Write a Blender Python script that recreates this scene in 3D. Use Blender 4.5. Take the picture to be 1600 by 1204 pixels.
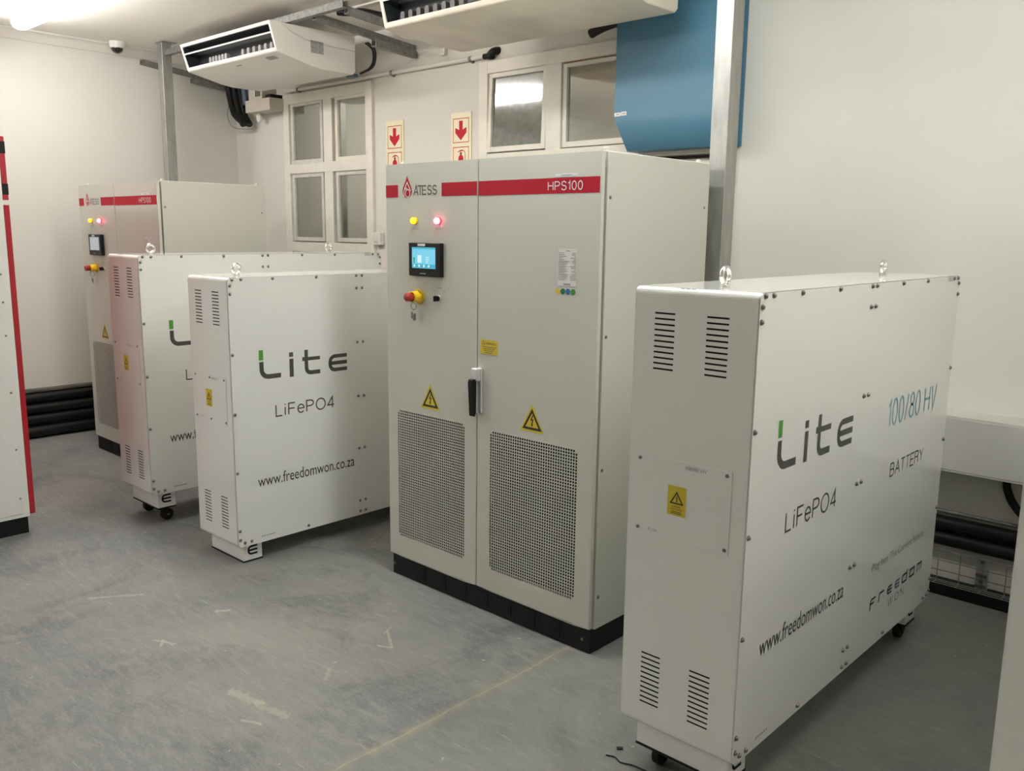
import bpy, bmesh, math, random
from mathutils import Vector, Matrix
random.seed(7)
PI = math.pi
scene = bpy.context.scene
COL = scene.collection
for o in list(bpy.data.objects):
    bpy.data.objects.remove(o)

# ------------------------------------------------------------------ camera
CX, CY, CZ = 3.364, -2.7221, 1.7404
YAW, PITCH, ROLL = -0.7469, 0.1739, 0.0124
FPX = 1362.658
def cam_axes(yaw, pitch, roll):
    f = Vector((math.sin(yaw)*math.cos(pitch), math.cos(yaw)*math.cos(pitch), -math.sin(pitch)))
    r = Vector((math.cos(yaw), -math.sin(yaw), 0))
    u = r.cross(f)
    return r*math.cos(roll)+u*math.sin(roll), u*math.cos(roll)-r*math.sin(roll), f
_r, _u, _f = cam_axes(YAW, PITCH, ROLL)
cd = bpy.data.cameras.new('camera'); cam = bpy.data.objects.new('camera', cd); COL.objects.link(cam)
cd.sensor_fit = 'HORIZONTAL'; cd.sensor_width = 36.0; cd.lens = 36.0*FPX/1600.0
cd.clip_start = 0.05
cam.matrix_world = Matrix(((_r.x, _u.x, -_f.x, CX), (_r.y, _u.y, -_f.y, CY), (_r.z, _u.z, -_f.z, CZ), (0, 0, 0, 1)))
scene.camera = cam

# ------------------------------------------------------------------ world, view
w = bpy.data.worlds.new('world'); scene.world = w; w.use_nodes = True
w.node_tree.nodes['Background'].inputs[0].default_value = (0.02, 0.022, 0.025, 1)
w.node_tree.nodes['Background'].inputs[1].default_value = 0.1
scene.view_settings.view_transform = 'Standard'
scene.view_settings.look = 'None'
scene.view_settings.gamma = 1.0
scene.view_settings.use_curve_mapping = False
scene.view_settings.exposure = 0.96
LAMP = 29.0            # emission of the fluorescent diffusers
LAMP_COL = (1.0, 1.0, 0.98)

# room: x -4.42..4.6, y -4.2..1.78, z 0..3.26
XL, XR, YF, YB, ZC = -4.42, 4.6, -5.0, 1.78, 3.262

# ------------------------------------------------------------------ materials
def srgb(r, g, b):
    def c(v):
        v /= 255.0
        return v/12.92 if v <= 0.04045 else ((v+0.055)/1.055)**2.4
    return (c(r), c(g), c(b), 1)

def mat(name, col, rough=0.5, metal=0.0, spec=0.5, coat=0.0, vary=0.0, scale=3.0, bump=0.0, bscale=200.0,
        emit=None, estr=0.0, rvary=0.0, stretch=(1, 1, 1)):
    m = bpy.data.materials.new(name); m.use_nodes = True
    nt = m.node_tree; b = nt.nodes['Principled BSDF']
    if len(col) == 3: col = (*col, 1)
    b.inputs['Base Color'].default_value = col
    b.inputs['Roughness'].default_value = rough
    b.inputs['Metallic'].default_value = metal
    b.inputs['Specular IOR Level'].default_value = spec
    b.inputs['Coat Weight'].default_value = coat
    b.inputs['Coat Roughness'].default_value = 0.08
    tc = nt.nodes.new('ShaderNodeTexCoord')
    mp = nt.nodes.new('ShaderNodeMapping'); mp.inputs['Scale'].default_value = stretch
    nt.links.new(tc.outputs['Object'], mp.inputs['Vector'])
    nz = nt.nodes.new('ShaderNodeTexNoise'); nz.inputs['Scale'].default_value = scale
    nz.inputs['Detail'].default_value = 5
    nt.links.new(mp.outputs['Vector'], nz.inputs['Vector'])
    if vary > 0:
        rp = nt.nodes.new('ShaderNodeValToRGB')
        rp.color_ramp.elements[0].position = 0.3; rp.color_ramp.elements[1].position = 0.7
        rp.color_ramp.elements[0].color = tuple(c*(1-vary) for c in col[:3])+(1,)
        rp.color_ramp.elements[1].color = tuple(min(1, c*(1+vary)) for c in col[:3])+(1,)
        nt.links.new(nz.outputs['Fac'], rp.inputs['Fac'])
        nt.links.new(rp.outputs['Color'], b.inputs['Base Color'])
    if rvary > 0:
        mr = nt.nodes.new('ShaderNodeMapRange')
        mr.inputs['To Min'].default_value = max(0, rough-rvary); mr.inputs['To Max'].default_value = rough+rvary
        nt.links.new(nz.outputs['Fac'], mr.inputs['Value'])
        nt.links.new(mr.outputs['Result'], b.inputs['Roughness'])
    if bump > 0:
        n2 = nt.nodes.new('ShaderNodeTexNoise'); n2.inputs['Scale'].default_value = bscale
        nt.links.new(tc.outputs['Object'], n2.inputs['Vector'])
        bp = nt.nodes.new('ShaderNodeBump'); bp.inputs['Strength'].default_value = bump
        bp.inputs['Distance'].default_value = 0.002
        nt.links.new(n2.outputs['Fac'], bp.inputs['Height'])
        nt.links.new(bp.outputs['Normal'], b.inputs['Normal'])
    if emit is not None:
        b.inputs['Emission Color'].default_value = (*emit[:3], 1)
        b.inputs['Emission Strength'].default_value = estr
    return m

M = {}
M['wall'] = mat('wall_paint', (0.67, 0.652, 0.592), 0.6, vary=0.025, scale=1.2, bump=0.15, bscale=60, spec=0.3)
M['ceiling'] = mat('ceiling_paint', (0.88, 0.85, 0.785), 0.7, vary=0.02, scale=0.8, spec=0.25)
M['cornice'] = mat('cornice_paint', (0.70, 0.67, 0.61), 0.6, vary=0.03, scale=4)
M['frame'] = mat('window_frame_paint', (0.74, 0.71, 0.62), 0.45, vary=0.05, scale=9, bump=0.2, bscale=40)
M['putty'] = mat('weathered_sash', (0.60, 0.585, 0.53), 0.5, vary=0.08, scale=14)
M['rust'] = mat('rust_stain', (0.30, 0.17, 0.09), 0.8, vary=0.35, scale=40)
M['glass'] = mat('filmed_window_glass', (0.50, 0.51, 0.47), 0.04, metal=1.0, rvary=0.02, scale=6)
M['glass_dirty'] = mat('dusty_window_glass', (0.42, 0.44, 0.43), 0.045, metal=1.0, rvary=0.02, scale=25, vary=0.12)
M['white'] = mat('battery_white_powder_coat', (0.84, 0.845, 0.81), 0.22, spec=0.5, coat=0.8, bump=0.05, bscale=350)
M['white_end'] = M['white']
M['cab'] = mat('light_grey_cabinet_paint', (0.565, 0.57, 0.505), 0.38, spec=0.45, bump=0.06, bscale=400)
M['cab_dark'] = mat('dark_cabinet_gap', (0.05, 0.05, 0.048), 0.7)
M['filter'] = mat('grey_filter_mat', (0.012, 0.0125, 0.0145), 0.9, spec=.1, vary=0.2, scale=80)
M['black'] = mat('black_paint', (0.009, 0.009, 0.0095), 0.5, spec=.25, vary=0.2, scale=30)
M['black_pl'] = mat('black_plastic', (0.009, 0.009, 0.0095), 0.4, spec=.25)
M['rubber'] = mat('black_rubber', (0.013, 0.013, 0.013), 0.6, spec=.25, vary=0.25, scale=12)
M['void'] = mat('dark_inside', (0.006, 0.006, 0.007), 0.9)
M['red'] = mat('red_band_film', (0.42, 0.008, 0.024), 0.5, spec=.2)
M['red_door'] = mat('red_cabinet_paint', (0.42, 0.011, 0.02), 0.3, coat=0.2)
M['galv'] = mat('galvanised_steel', (0.40, 0.40, 0.375), 0.46, metal=0.75, vary=0.14, scale=30, rvary=0.1, stretch=(1, 1, 0.25))
M['galv_dark'] = mat('weathered_strut_steel', (0.27, 0.265, 0.25), 0.55, metal=0.6, vary=0.25, scale=35)
M['steel'] = mat('bright_screw_steel', (0.24, 0.235, 0.22), 0.3, metal=1.0)
M['chrome'] = mat('zinc_plated_ring', (0.82, 0.81, 0.78), 0.22, metal=1.0)
M['alu'] = mat('brushed_aluminium', (0.72, 0.72, 0.72), 0.35, metal=0.7)
M['ac_white'] = mat('air_conditioner_plastic', (0.78, 0.76, 0.71), 0.4, coat=0.05)
M['ac_old'] = mat('yellowed_air_conditioner_plastic', (0.69, 0.635, 0.535), 0.42, vary=0.10, scale=2.2, stretch=(2.5, .8, 1))
M['ac_dark'] = mat('outlet_interior', (0.012, 0.016, 0.02), 0.5)
M['ac_fin'] = mat('outlet_fin_plastic', (0.30, 0.30, 0.29), 0.5)
M['ac_fin_dark'] = mat('dark_outlet_fin_plastic', (0.06, 0.06, 0.058), 0.5)
M['label_grey'] = mat('grey_label', (0.36, 0.36, 0.34), 0.6, vary=0.35, scale=90)
M['label_white'] = mat('white_label', (0.72, 0.72, 0.70), 0.5)
M['print_grey'] = mat('grey_print', (0.30, 0.30, 0.29), 0.6)
M['blue'] = mat('blue_duct_paint', (0.070, 0.190, 0.280), 0.42, spec=0.5, vary=0.04, scale=3, bump=0.1, bscale=60)
M['print_dark'] = mat('dark_grey_print', (0.13, 0.13, 0.125), 0.6)
M['logo_grey'] = mat('charcoal_lettering', (0.075, 0.073, 0.064), 0.45)
M['logo_black'] = mat('black_lettering', (0.022, 0.022, 0.02), 0.45)
M['logo_green'] = mat('green_lettering', (0.085, 0.33, 0.035), 0.45)
M['logo_blue'] = mat('pale_blue_lettering', (0.17, 0.34, 0.42), 0.45)
M['logo_navy'] = mat('blue_lettering', (0.10, 0.17, 0.27), 0.45)
M['yellow'] = mat('yellow_sticker', (0.68, 0.53, 0.035), 0.45)
M['yellow_pl'] = mat('yellow_plastic', (0.80, 0.50, 0.01), 0.35)
M['amber'] = mat('amber_lamp', (0.9, 0.55, 0.02), 0.3, emit=(1.0, 0.62, 0.02), estr=0.75)
M['redlamp'] = mat('lit_red_lamp', (0.9, 0.05, 0.1), 0.3, emit=(1.0, 0.10, 0.18), estr=5.0)
M['redlens'] = mat('red_lens_rim', (0.5, 0.02, 0.05), 0.3, emit=(1.0, 0.03, 0.1), estr=0.5)
M['red_btn'] = mat('red_button_plastic', (0.36, 0.03, 0.018), 0.35)
M['screen'] = mat('lit_blue_screen', (0.05, 0.2, 0.3), 0.15, emit=(0.20, 0.62, 0.80), estr=0.42)
M['screen_ui'] = mat('screen_white_marks', (0.2, 0.3, 0.3), 0.2, emit=(0.62, 0.88, 0.95), estr=0.42)
M['screen_bar'] = mat('screen_teal_bar', (0.02, 0.2, 0.25), 0.2, emit=(0.06, 0.40, 0.52), estr=0.42)
M['screen_green'] = mat('screen_green_bar', (0.02, 0.2, 0.1), 0.2, emit=(0.03, 0.28, 0.16), estr=0.42)
M['screen_dim'] = mat('pale_grey_screen', (0.3, 0.33, 0.36), 0.12, emit=(0.42, 0.47, 0.52), estr=0.28)
M['cream'] = mat('photoluminescent_sign', (0.80, 0.75, 0.52), 0.4, coat=0.1)
M['sign_red'] = mat('sign_red_print', (0.52, 0.012, 0.03), 0.5, spec=.2)
M['pvc'] = mat('white_pvc_conduit', (0.70, 0.67, 0.62), 0.4, vary=0.05, scale=5)
M['trunk'] = mat('white_trunking', (0.70, 0.70, 0.66), 0.4)
M['box'] = mat('cream_plastic_box', (0.58, 0.54, 0.46), 0.5, vary=0.04, scale=8)
M['pipe_black'] = mat('black_cable_sheath', (0.008, 0.0077, 0.0073), 0.45, spec=.3, vary=0.3, scale=9, rvary=0.1)
M['olive'] = mat('dusty_tray_edge', (0.10, 0.095, 0.07), 0.7, vary=0.3, scale=20)
M['drain'] = mat('blue_grey_bracket', (0.08, 0.11, 0.15), 0.4)
M['dome'] = mat('smoked_dome', (0.01, 0.01, 0.01), 0.08, coat=0.6)
M['dot_green'] = mat('dark_green_dot', (0.01, 0.16, 0.06), 0.4)
M['dot_blue'] = mat('blue_dot', (0.02, 0.13, 0.38), 0.4)
M['dot_lime'] = mat('green_dot', (0.04, 0.26, 0.03), 0.4)
M['debris'] = mat('dark_debris', (0.03, 0.028, 0.025), 0.8)
M['diffuser'] = mat('lit_diffuser', (0.9, 0.9, 0.88), 0.4, emit=LAMP_COL, estr=LAMP)
M['housing'] = mat('lamp_housing', (0.70, 0.67, 0.60), 0.45)

def floor_material():
    m = bpy.data.materials.new('painted_concrete_floor'); m.use_nodes = True
    nt = m.node_tree; N = nt.nodes.new; Lk = nt.links.new
    b = nt.nodes['Principled BSDF']
    tc = N('ShaderNodeTexCoord')
    def noise(scale, detail=6, stretch=(1, 1, 1), rot=0.0, rough=0.6, dist=0.0):
        mp = N('ShaderNodeMapping'); mp.inputs['Scale'].default_value = stretch
        mp.inputs['Rotation'].default_value = (0, 0, rot)
        Lk(tc.outputs['Object'], mp.inputs['Vector'])
        n = N('ShaderNodeTexNoise'); n.inputs['Scale'].default_value = scale
        n.inputs['Detail'].default_value = detail; n.inputs['Roughness'].default_value = rough
        n.inputs['Distortion'].default_value = dist
        Lk(mp.outputs['Vector'], n.inputs['Vector'])
        return n.outputs['Fac']
    def ramp(fac, p0, p1, c0=(0, 0, 0, 1), c1=(1, 1, 1, 1)):
        r = N('ShaderNodeValToRGB'); e = r.color_ramp.elements
        e[0].position, e[1].position = p0, p1; e[0].color, e[1].color = c0, c1
        Lk(fac, r.inputs['Fac']); return r.outputs['Color']
    def mix(fac, a, c):
        x = N('ShaderNodeMix'); x.data_type = 'RGBA'
        for s, v in ((0, fac), (6, a), (7, c)):
            if isinstance(v, (tuple, float)): x.inputs[s].default_value = v
            else: Lk(v, x.inputs[s])
        return x.outputs[2]
    def math_(op, a, c):
        x = N('ShaderNodeMath'); x.operation = op
        for s, v in ((0, a), (1, c)):
            if isinstance(v, (int, float)): x.inputs[s].default_value = v
            else: Lk(v, x.inputs[s])
        return x.outputs[0]
    blue = (0.160, 0.172, 0.176, 1); warm = (0.262, 0.256, 0.234, 1); dark = (0.098, 0.108, 0.114, 1); pale = (0.42, 0.40, 0.34, 1)
    c = mix(ramp(noise(0.9, 7, dist=0.6), 0.36, 0.64), blue, warm)
    c = mix(math_('MULTIPLY', ramp(noise(1.7, 9, dist=0.9, rough=.68), 0.50, 0.66), 0.75), c, dark)
    # rubbed streaks in two directions
    for rot, st in ((0.55, (1, 4.5, 1)), (-0.6, (1, 4, 1))):
        c = mix(math_('MULTIPLY', ramp(noise(6.5, 9, st, rot, .7, .4), 0.50, 0.70), 0.34), c, (0.36, 0.35, 0.315, 1))
        c = mix(math_('MULTIPLY', ramp(noise(8.0, 9, st, rot+.4, .7, .4), 0.54, 0.72), 0.40), c, (0.125, 0.138, 0.145, 1))
    c = mix(math_('MULTIPLY', ramp(noise(90, 5), 0.46, 0.74), 0.35), c, (0.36, 0.35, 0.315, 1))
    # joint running along the room at x = 1.19
    sp = N('ShaderNodeSeparateXYZ'); Lk(tc.outputs['Object'], sp.inputs[0])
    wob = math_('MULTIPLY', noise(3.0, 4), 0.05)
    d = math_('ABSOLUTE', math_('SUBTRACT', math_('ADD', sp.outputs[0], wob), 1.217), 0)
    right = math_('GREATER_THAN', sp.outputs[0], 1.192)
    c = mix(math_('MULTIPLY', right, 0.40), c, (0.235, 0.24, 0.215, 1))
    brown = ramp(d, 0.0, 0.034, (1, 1, 1, 1), (0, 0, 0, 1))
    c = mix(math_('MULTIPLY', math_('MULTIPLY', brown, ramp(noise(11, 6), 0.40, 0.58)), 0.75), c, (0.33, 0.285, 0.185, 1))
    line = ramp(d, 0.0, 0.006, (1, 1, 1, 1), (0, 0, 0, 1))
    c = mix(math_('MULTIPLY', line, 0.5), c, (0.42, 0.39, 0.30, 1))
    # pale scuffs and scratches
    for rot, st, sc, p in ((0.5, (1.2, 16, 1), 3.2, 0.685), (-0.7, (1.3, 20, 1), 3.6, 0.69), (1.3, (1.1, 15, 1), 4.0, 0.69), (0.1, (1.5, 24, 1), 5.0, .70)):
        c = mix(math_('MULTIPLY', ramp(noise(sc, 3, st, rot), p, p+0.03), 0.55), c, pale)
    for sc, r0, r1 in ((3.1, .016, .034), (7.0, .022, .05)):
        v = N('ShaderNodeTexVoronoi'); v.inputs['Scale'].default_value = sc
        wv = N('ShaderNodeVectorMath'); wv.operation = 'ADD'; nv = N('ShaderNodeTexNoise'); nv.inputs['Scale'].default_value = 30
        sv = N('ShaderNodeVectorMath'); sv.operation = 'SCALE'; sv.inputs['Scale'].default_value = 0.05
        Lk(tc.outputs['Object'], nv.inputs['Vector']); Lk(nv.outputs['Color'], sv.inputs[0])
        Lk(tc.outputs['Object'], wv.inputs[0]); Lk(sv.outputs[0], wv.inputs[1]); Lk(wv.outputs[0], v.inputs['Vector'])
        spk = ramp(v.outputs['Distance'], r0, r1, (1, 1, 1, 1), (0, 0, 0, 1))
        c = mix(math_('MULTIPLY', spk, 0.62), c, (0.54, 0.52, 0.46, 1))
    # torn strips of old tape and single scrapes, each with a shape of its own
    for (ax, ay, bx, by, wd, k) in ((.50, -1.18, .64, -1.155, .030, .62), (.64, -1.165, .79, -1.135, .026, .5), (.71, -1.255, .77, -1.225, .012, .8),
                                    (.52, -.44, .66, -.53, .007, .8), (.66, -.53, .60, -.555, .009, .9), (.50, -.40, .53, -.47, .006, .7), (-.12, -1.19, -.03, -1.15, .010, .8),
                                    (-.10, -1.165, -.05, -1.20, .010, .8), (-.76, -1.21, -.63, -1.02, .013, .7), (-.30, -1.35, -.10, -1.10, .005, .4), (.62, -.82, .68, -.88, .012, .5), (-.20, -.86, -.17, -.82, .016, .9)):
        L2 = (bx-ax)**2+(by-ay)**2
        t_ = math_('ADD', math_('MULTIPLY', math_('SUBTRACT', sp.outputs[0], ax), (bx-ax)/L2), math_('MULTIPLY', math_('SUBTRACT', sp.outputs[1], ay), (by-ay)/L2))
        tcl = math_('MINIMUM', math_('MAXIMUM', t_, 0.0), 1.0)
        ex = math_('SUBTRACT', math_('SUBTRACT', sp.outputs[0], ax), math_('MULTIPLY', tcl, bx-ax))
        ey = math_('SUBTRACT', math_('SUBTRACT', sp.outputs[1], ay), math_('MULTIPLY', tcl, by-ay))
        ds = math_('SQRT', math_('ADD', math_('MULTIPLY', ex, ex), math_('MULTIPLY', ey, ey)), 0)
        ds = math_('ADD', ds, math_('MULTIPLY', math_('SUBTRACT', noise(38, 4), 0.5), wd*2.6))
        c = mix(math_('MULTIPLY', ramp(ds, wd*.55, wd*.75, (1, 1, 1, 1), (0, 0, 0, 1)), k*.72), c, (0.45, 0.425, 0.345, 1))
    Lk(c, b.inputs['Base Color'])
    r = N('ShaderNodeMapRange'); Lk(noise(3.0, 6), r.inputs['Value'])
    r.inputs['To Min'].default_value = 0.34; r.inputs['To Max'].default_value = 0.66
    Lk(r.outputs['Result'], b.inputs['Roughness'])
    bp = N('ShaderNodeBump'); bp.inputs['Strength'].default_value = 0.12; bp.inputs['Distance'].default_value = 0.004
    Lk(noise(25, 6), bp.inputs['Height']); Lk(bp.outputs['Normal'], b.inputs['Normal'])
    b.inputs['Specular IOR Level'].default_value = 0.4
    return m
M['floor'] = floor_material()

# ------------------------------------------------------------------ mesh helpers
def nb(): return bmesh.new()

def box(bm, x0, x1, y0, y1, z0, z1, r=0.0, seg=2):
    t = bmesh.new()
    bmesh.ops.create_cube(t, size=1.0)
    for v in t.verts:
        v.co = Vector((x0+(v.co.x+.5)*(x1-x0), y0+(v.co.y+.5)*(y1-y0), z0+(v.co.z+.5)*(z1-z0)))
    if r > 0:
        bmesh.ops.bevel(t, geom=t.edges[:], offset=r, segments=seg, profile=0.5, affect='EDGES')
    merge(bm, t)
    return bm

def merge(bm, t, mtx=None):
    mp = {}
    for v in t.verts:
        mp[v] = bm.verts.new(mtx @ v.co if mtx is not None else v.co)
    for f in t.faces:
        try:
            nf = bm.faces.new([mp[v] for v in f.verts]); nf.material_index = f.material_index
        except ValueError: pass
    t.free()

def frame_of(d):
    d = d.normalized()
    a = Vector((0, 0, 1)) if abs(d.z) < 0.9 else Vector((1, 0, 0))
    u = d.cross(a).normalized(); return u, d.cross(u).normalized()

def cyl(bm, p0, p1, r, seg=20, r2=None, caps=True):
    p0, p1 = Vector(p0), Vector(p1); r2 = r if r2 is None else r2
    u, v = frame_of(p1-p0)
    A, B = [], []
    for i in range(seg):
        a = 2*PI*i/seg; d = u*math.cos(a)+v*math.sin(a)
        A.append(bm.verts.new(p0+d*r)); B.append(bm.verts.new(p1+d*r2))
    for i in range(seg):
        j = (i+1) % seg
        bm.faces.new((A[i], A[j], B[j], B[i]))
    if caps:
        bm.faces.new(A[::-1]); bm.faces.new(B)
    return bm

def lathe(bm, c, axis, prof, seg=24):
    """prof: list of (distance along axis, radius)"""
    c, axis = Vector(c), Vector(axis).normalized(); u, v = frame_of(axis)
    rings = []
    for h, r in prof:
        if r < 1e-6: rings.append([bm.verts.new(c+axis*h)])
        else: rings.append([bm.verts.new(c+axis*h+(u*math.cos(2*PI*i/seg)+v*math.sin(2*PI*i/seg))*r) for i in range(seg)])
    for a, b in zip(rings, rings[1:]):
        for i in range(seg):
            j = (i+1) % seg
            q = [a[i % len(a)], a[j % len(a)], b[j % len(b)], b[i % len(b)]]
            q = [x for k, x in enumerate(q) if x not in q[:k]]
            if len(q) > 2: bm.faces.new(q)
    return bm

def catmull(pts, n=6):
    P = [Vector(p) for p in pts]; P = [P[0]]+P+[P[-1]]; out = []
    for i in range(1, len(P)-2):
        for k in range(n):
            t = k/n; a, b, c, d = P[i-1:i+3]
            out.append(0.5*((2*b)+(c-a)*t+(2*a-5*b+4*c-d)*t*t+(3*b-a-3*c+d)*t**3))
    out.append(P[-2]); return out

def tube(bm, pts, r, seg=10, smooth=True):
    P = catmull(pts) if smooth else [Vector(p) for p in pts]
    rings = []; u = None
    for i, p in enumerate(P):
        d = (P[min(i+1, len(P)-1)]-P[max(i-1, 0)]).normalized()
        if u is None: u, _ = frame_of(d)
        u = (u-d*u.dot(d)).normalized(); v = d.cross(u)
        rings.append([bm.verts.new(p+(u*math.cos(2*PI*k/seg)+v*math.sin(2*PI*k/seg))*r) for k in range(seg)])
    for a, b in zip(rings, rings[1:]):
        for k in range(seg): bm.faces.new((a[k], a[(k+1) % seg], b[(k+1) % seg], b[k]))
    bm.faces.new(rings[0][::-1]); bm.faces.new(rings[-1])
    return bm

def torus(bm, c, axis, R, r, seg=28, s2=10):
    c, axis = Vector(c), Vector(axis).normalized(); u, v = frame_of(axis)
    rings = []
    for i in range(seg):
        a = 2*PI*i/seg; d = u*math.cos(a)+v*math.sin(a)
        rings.append([bm.verts.new(c+d*(R+r*math.cos(2*PI*k/s2))+axis*r*math.sin(2*PI*k/s2)) for k in range(s2)])
    for i in range(seg):
        a, b = rings[i], rings[(i+1) % seg]
        for k in range(s2): bm.faces.new((a[k], a[(k+1) % s2], b[(k+1) % s2], b[k]))
    return bm

def extrude_x(bm, prof, x0, x1, closed=True, caps=True):
    """prof: list of (y, z), swept along x"""
    A = [bm.verts.new((x0, y, z)) for y, z in prof]; B = [bm.verts.new((x1, y, z)) for y, z in prof]
    n = len(prof)
    for i in range(n if closed else n-1):
        j = (i+1) % n
        bm.faces.new((A[i], A[j], B[j], B[i]))
    if caps and closed: bm.faces.new(A[::-1]); bm.faces.new(B)
    return bm

def holed(bm, us, vs, hole, fn):
    """rectilinear sheet with cells left out; fn(u, v) -> 3D"""
    V = {}
    def g(i, j):
        if (i, j) not in V: V[(i, j)] = bm.verts.new(fn(us[i], vs[j]))
        return V[(i, j)]
    for i in range(len(us)-1):
        for j in range(len(vs)-1):
            if hole((us[i]+us[i+1])/2, (vs[j]+vs[j+1])/2): continue
            bm.faces.new((g(i, j), g(i+1, j), g(i+1, j+1), g(i, j+1)))
    return bm

def obj(name, bm, m, parent=None, solid=0.0, sharp=46, flatten=True):
    bmesh.ops.recalc_face_normals(bm, faces=bm.faces)
    me = bpy.data.meshes.new(name); bm.to_mesh(me); bm.free()
    for x in (m if isinstance(m, (list, tuple)) else [m]): me.materials.append(x)
    for p in me.polygons: p.use_smooth = True
    me.set_sharp_from_angle(angle=math.radians(sharp))
    o = bpy.data.objects.new(name, me); COL.objects.link(o)
    if parent is not None: o.parent = parent
    if solid:
        s = o.modifiers.new('thickness', 'SOLIDIFY'); s.thickness = solid; s.offset = 0
    if flatten:
        wn = o.modifiers.new('weighted_normals', 'WEIGHTED_NORMAL'); wn.keep_sharp = True; wn.weight = 80
    return o

def tag(o, label, cat=None, group=None, kind=None):
    o['label'] = label
    if cat: o['category'] = cat
    if group: o['group'] = group
    if kind: o['kind'] = kind
    return o

def thing(name, label, cat, loc=(0, 0, 0), group=None):
    o = bpy.data.objects.new(name, None); COL.objects.link(o)
    o.location = loc; o.empty_display_size = 0.1
    return tag(o, label, cat, group)

def struct(name, bm, m, parent=None, **k):
    o = obj(name, bm, m, parent, **k)
    if parent is None: o['kind'] = 'structure'
    return o

def copy_tree(o, parent=None):
    c = o.copy(); COL.objects.link(c)
    if parent is not None: c.parent = parent
    for ch in list(o.children): copy_tree(ch, c)
    return c

# flat print: polygons in (u, v) laid on a plane
class Face:
    def __init__(s, O, R, U, off=0.0007):
        s.O, s.R, s.U = Vector(O), Vector(R), Vector(U); s.n = s.R.cross(s.U); s.off = off
    def p(s, u, v, d=0.0): return s.O+s.R*u+s.U*v+s.n*(s.off+d)
    def poly(s, bm, pts, d=0.0):
        vs = [bm.verts.new(s.p(u, v, d)) for u, v in pts]
        bm.faces.new(vs)
    def rect(s, bm, u0, u1, v0, v1, d=0.0): s.poly(bm, [(u0, v0), (u1, v0), (u1, v1), (u0, v1)], d)
    def disc(s, bm, u, v, r, d=0.0, seg=20):
        s.poly(bm, [(u+r*math.cos(2*PI*i/seg), v+r*math.sin(2*PI*i/seg)) for i in range(seg)], d)
    def stroke(s, bm, pts, w, d=0.0, closed=False):
        """constant-width line through pts, as quads with mitred joints"""
        P = [Vector((a, b)) for a, b in pts]; n = len(P); L, R_ = [], []
        for i in range(n):
            if closed: a, b, c = P[i-1], P[i], P[(i+1) % n]
            else: a, b, c = P[max(i-1, 0)], P[i], P[min(i+1, n-1)]
            t1 = (b-a).normalized() if (b-a).length > 1e-9 else (c-b).normalized()
            t2 = (c-b).normalized() if (c-b).length > 1e-9 else t1
            n1 = Vector((-t1.y, t1.x)); n2 = Vector((-t2.y, t2.x)); mm = (n1+n2)
            mm = mm.normalized() if mm.length > 1e-6 else n1
            k = (w/2)/max(0.35, mm.dot(n1))
            L.append(bm.verts.new(s.p(*(b+mm*k), d))); R_.append(bm.verts.new(s.p(*(b-mm*k), d)))
        for i in range(n if closed else n-1):
            j = (i+1) % n
            bm.faces.new((L[i], R_[i], R_[j], L[j]))
    def text(s, bm, body, u0, u1, v0, v1, thin=0.0, d=0.0):
        verts, faces = text_mesh(body, thin)
        xs = [v[0] for v in verts]; ys = [v[1] for v in verts]
        ax, bx, ay, by = min(xs), max(xs), min(ys), max(ys)
        vs = [bm.verts.new(s.p(u0+(x-ax)/(bx-ax)*(u1-u0), v0+(y-ay)/(by-ay)*(v1-v0), d)) for x, y in verts]
        for f in faces:
            try: bm.faces.new([vs[i] for i in f])
            except ValueError: pass
_tc = {}
def text_mesh(body, thin=0.0):
    k = (body, thin)
    if k not in _tc:
        cu = bpy.data.curves.new('lettering', 'FONT'); cu.body = body; cu.offset = thin; cu.resolution_u = 3
        o = bpy.data.objects.new('lettering', cu); COL.objects.link(o)
        dg = bpy.context.evaluated_depsgraph_get(); dg.update()
        ev = o.evaluated_get(dg); me = ev.to_mesh()
        _tc[k] = ([(v.co.x, v.co.y) for v in me.vertices], [tuple(p.vertices) for p in me.polygons])
        ev.to_mesh_clear(); bpy.data.objects.remove(o); bpy.data.curves.remove(cu)
    return _tc[k]

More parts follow.
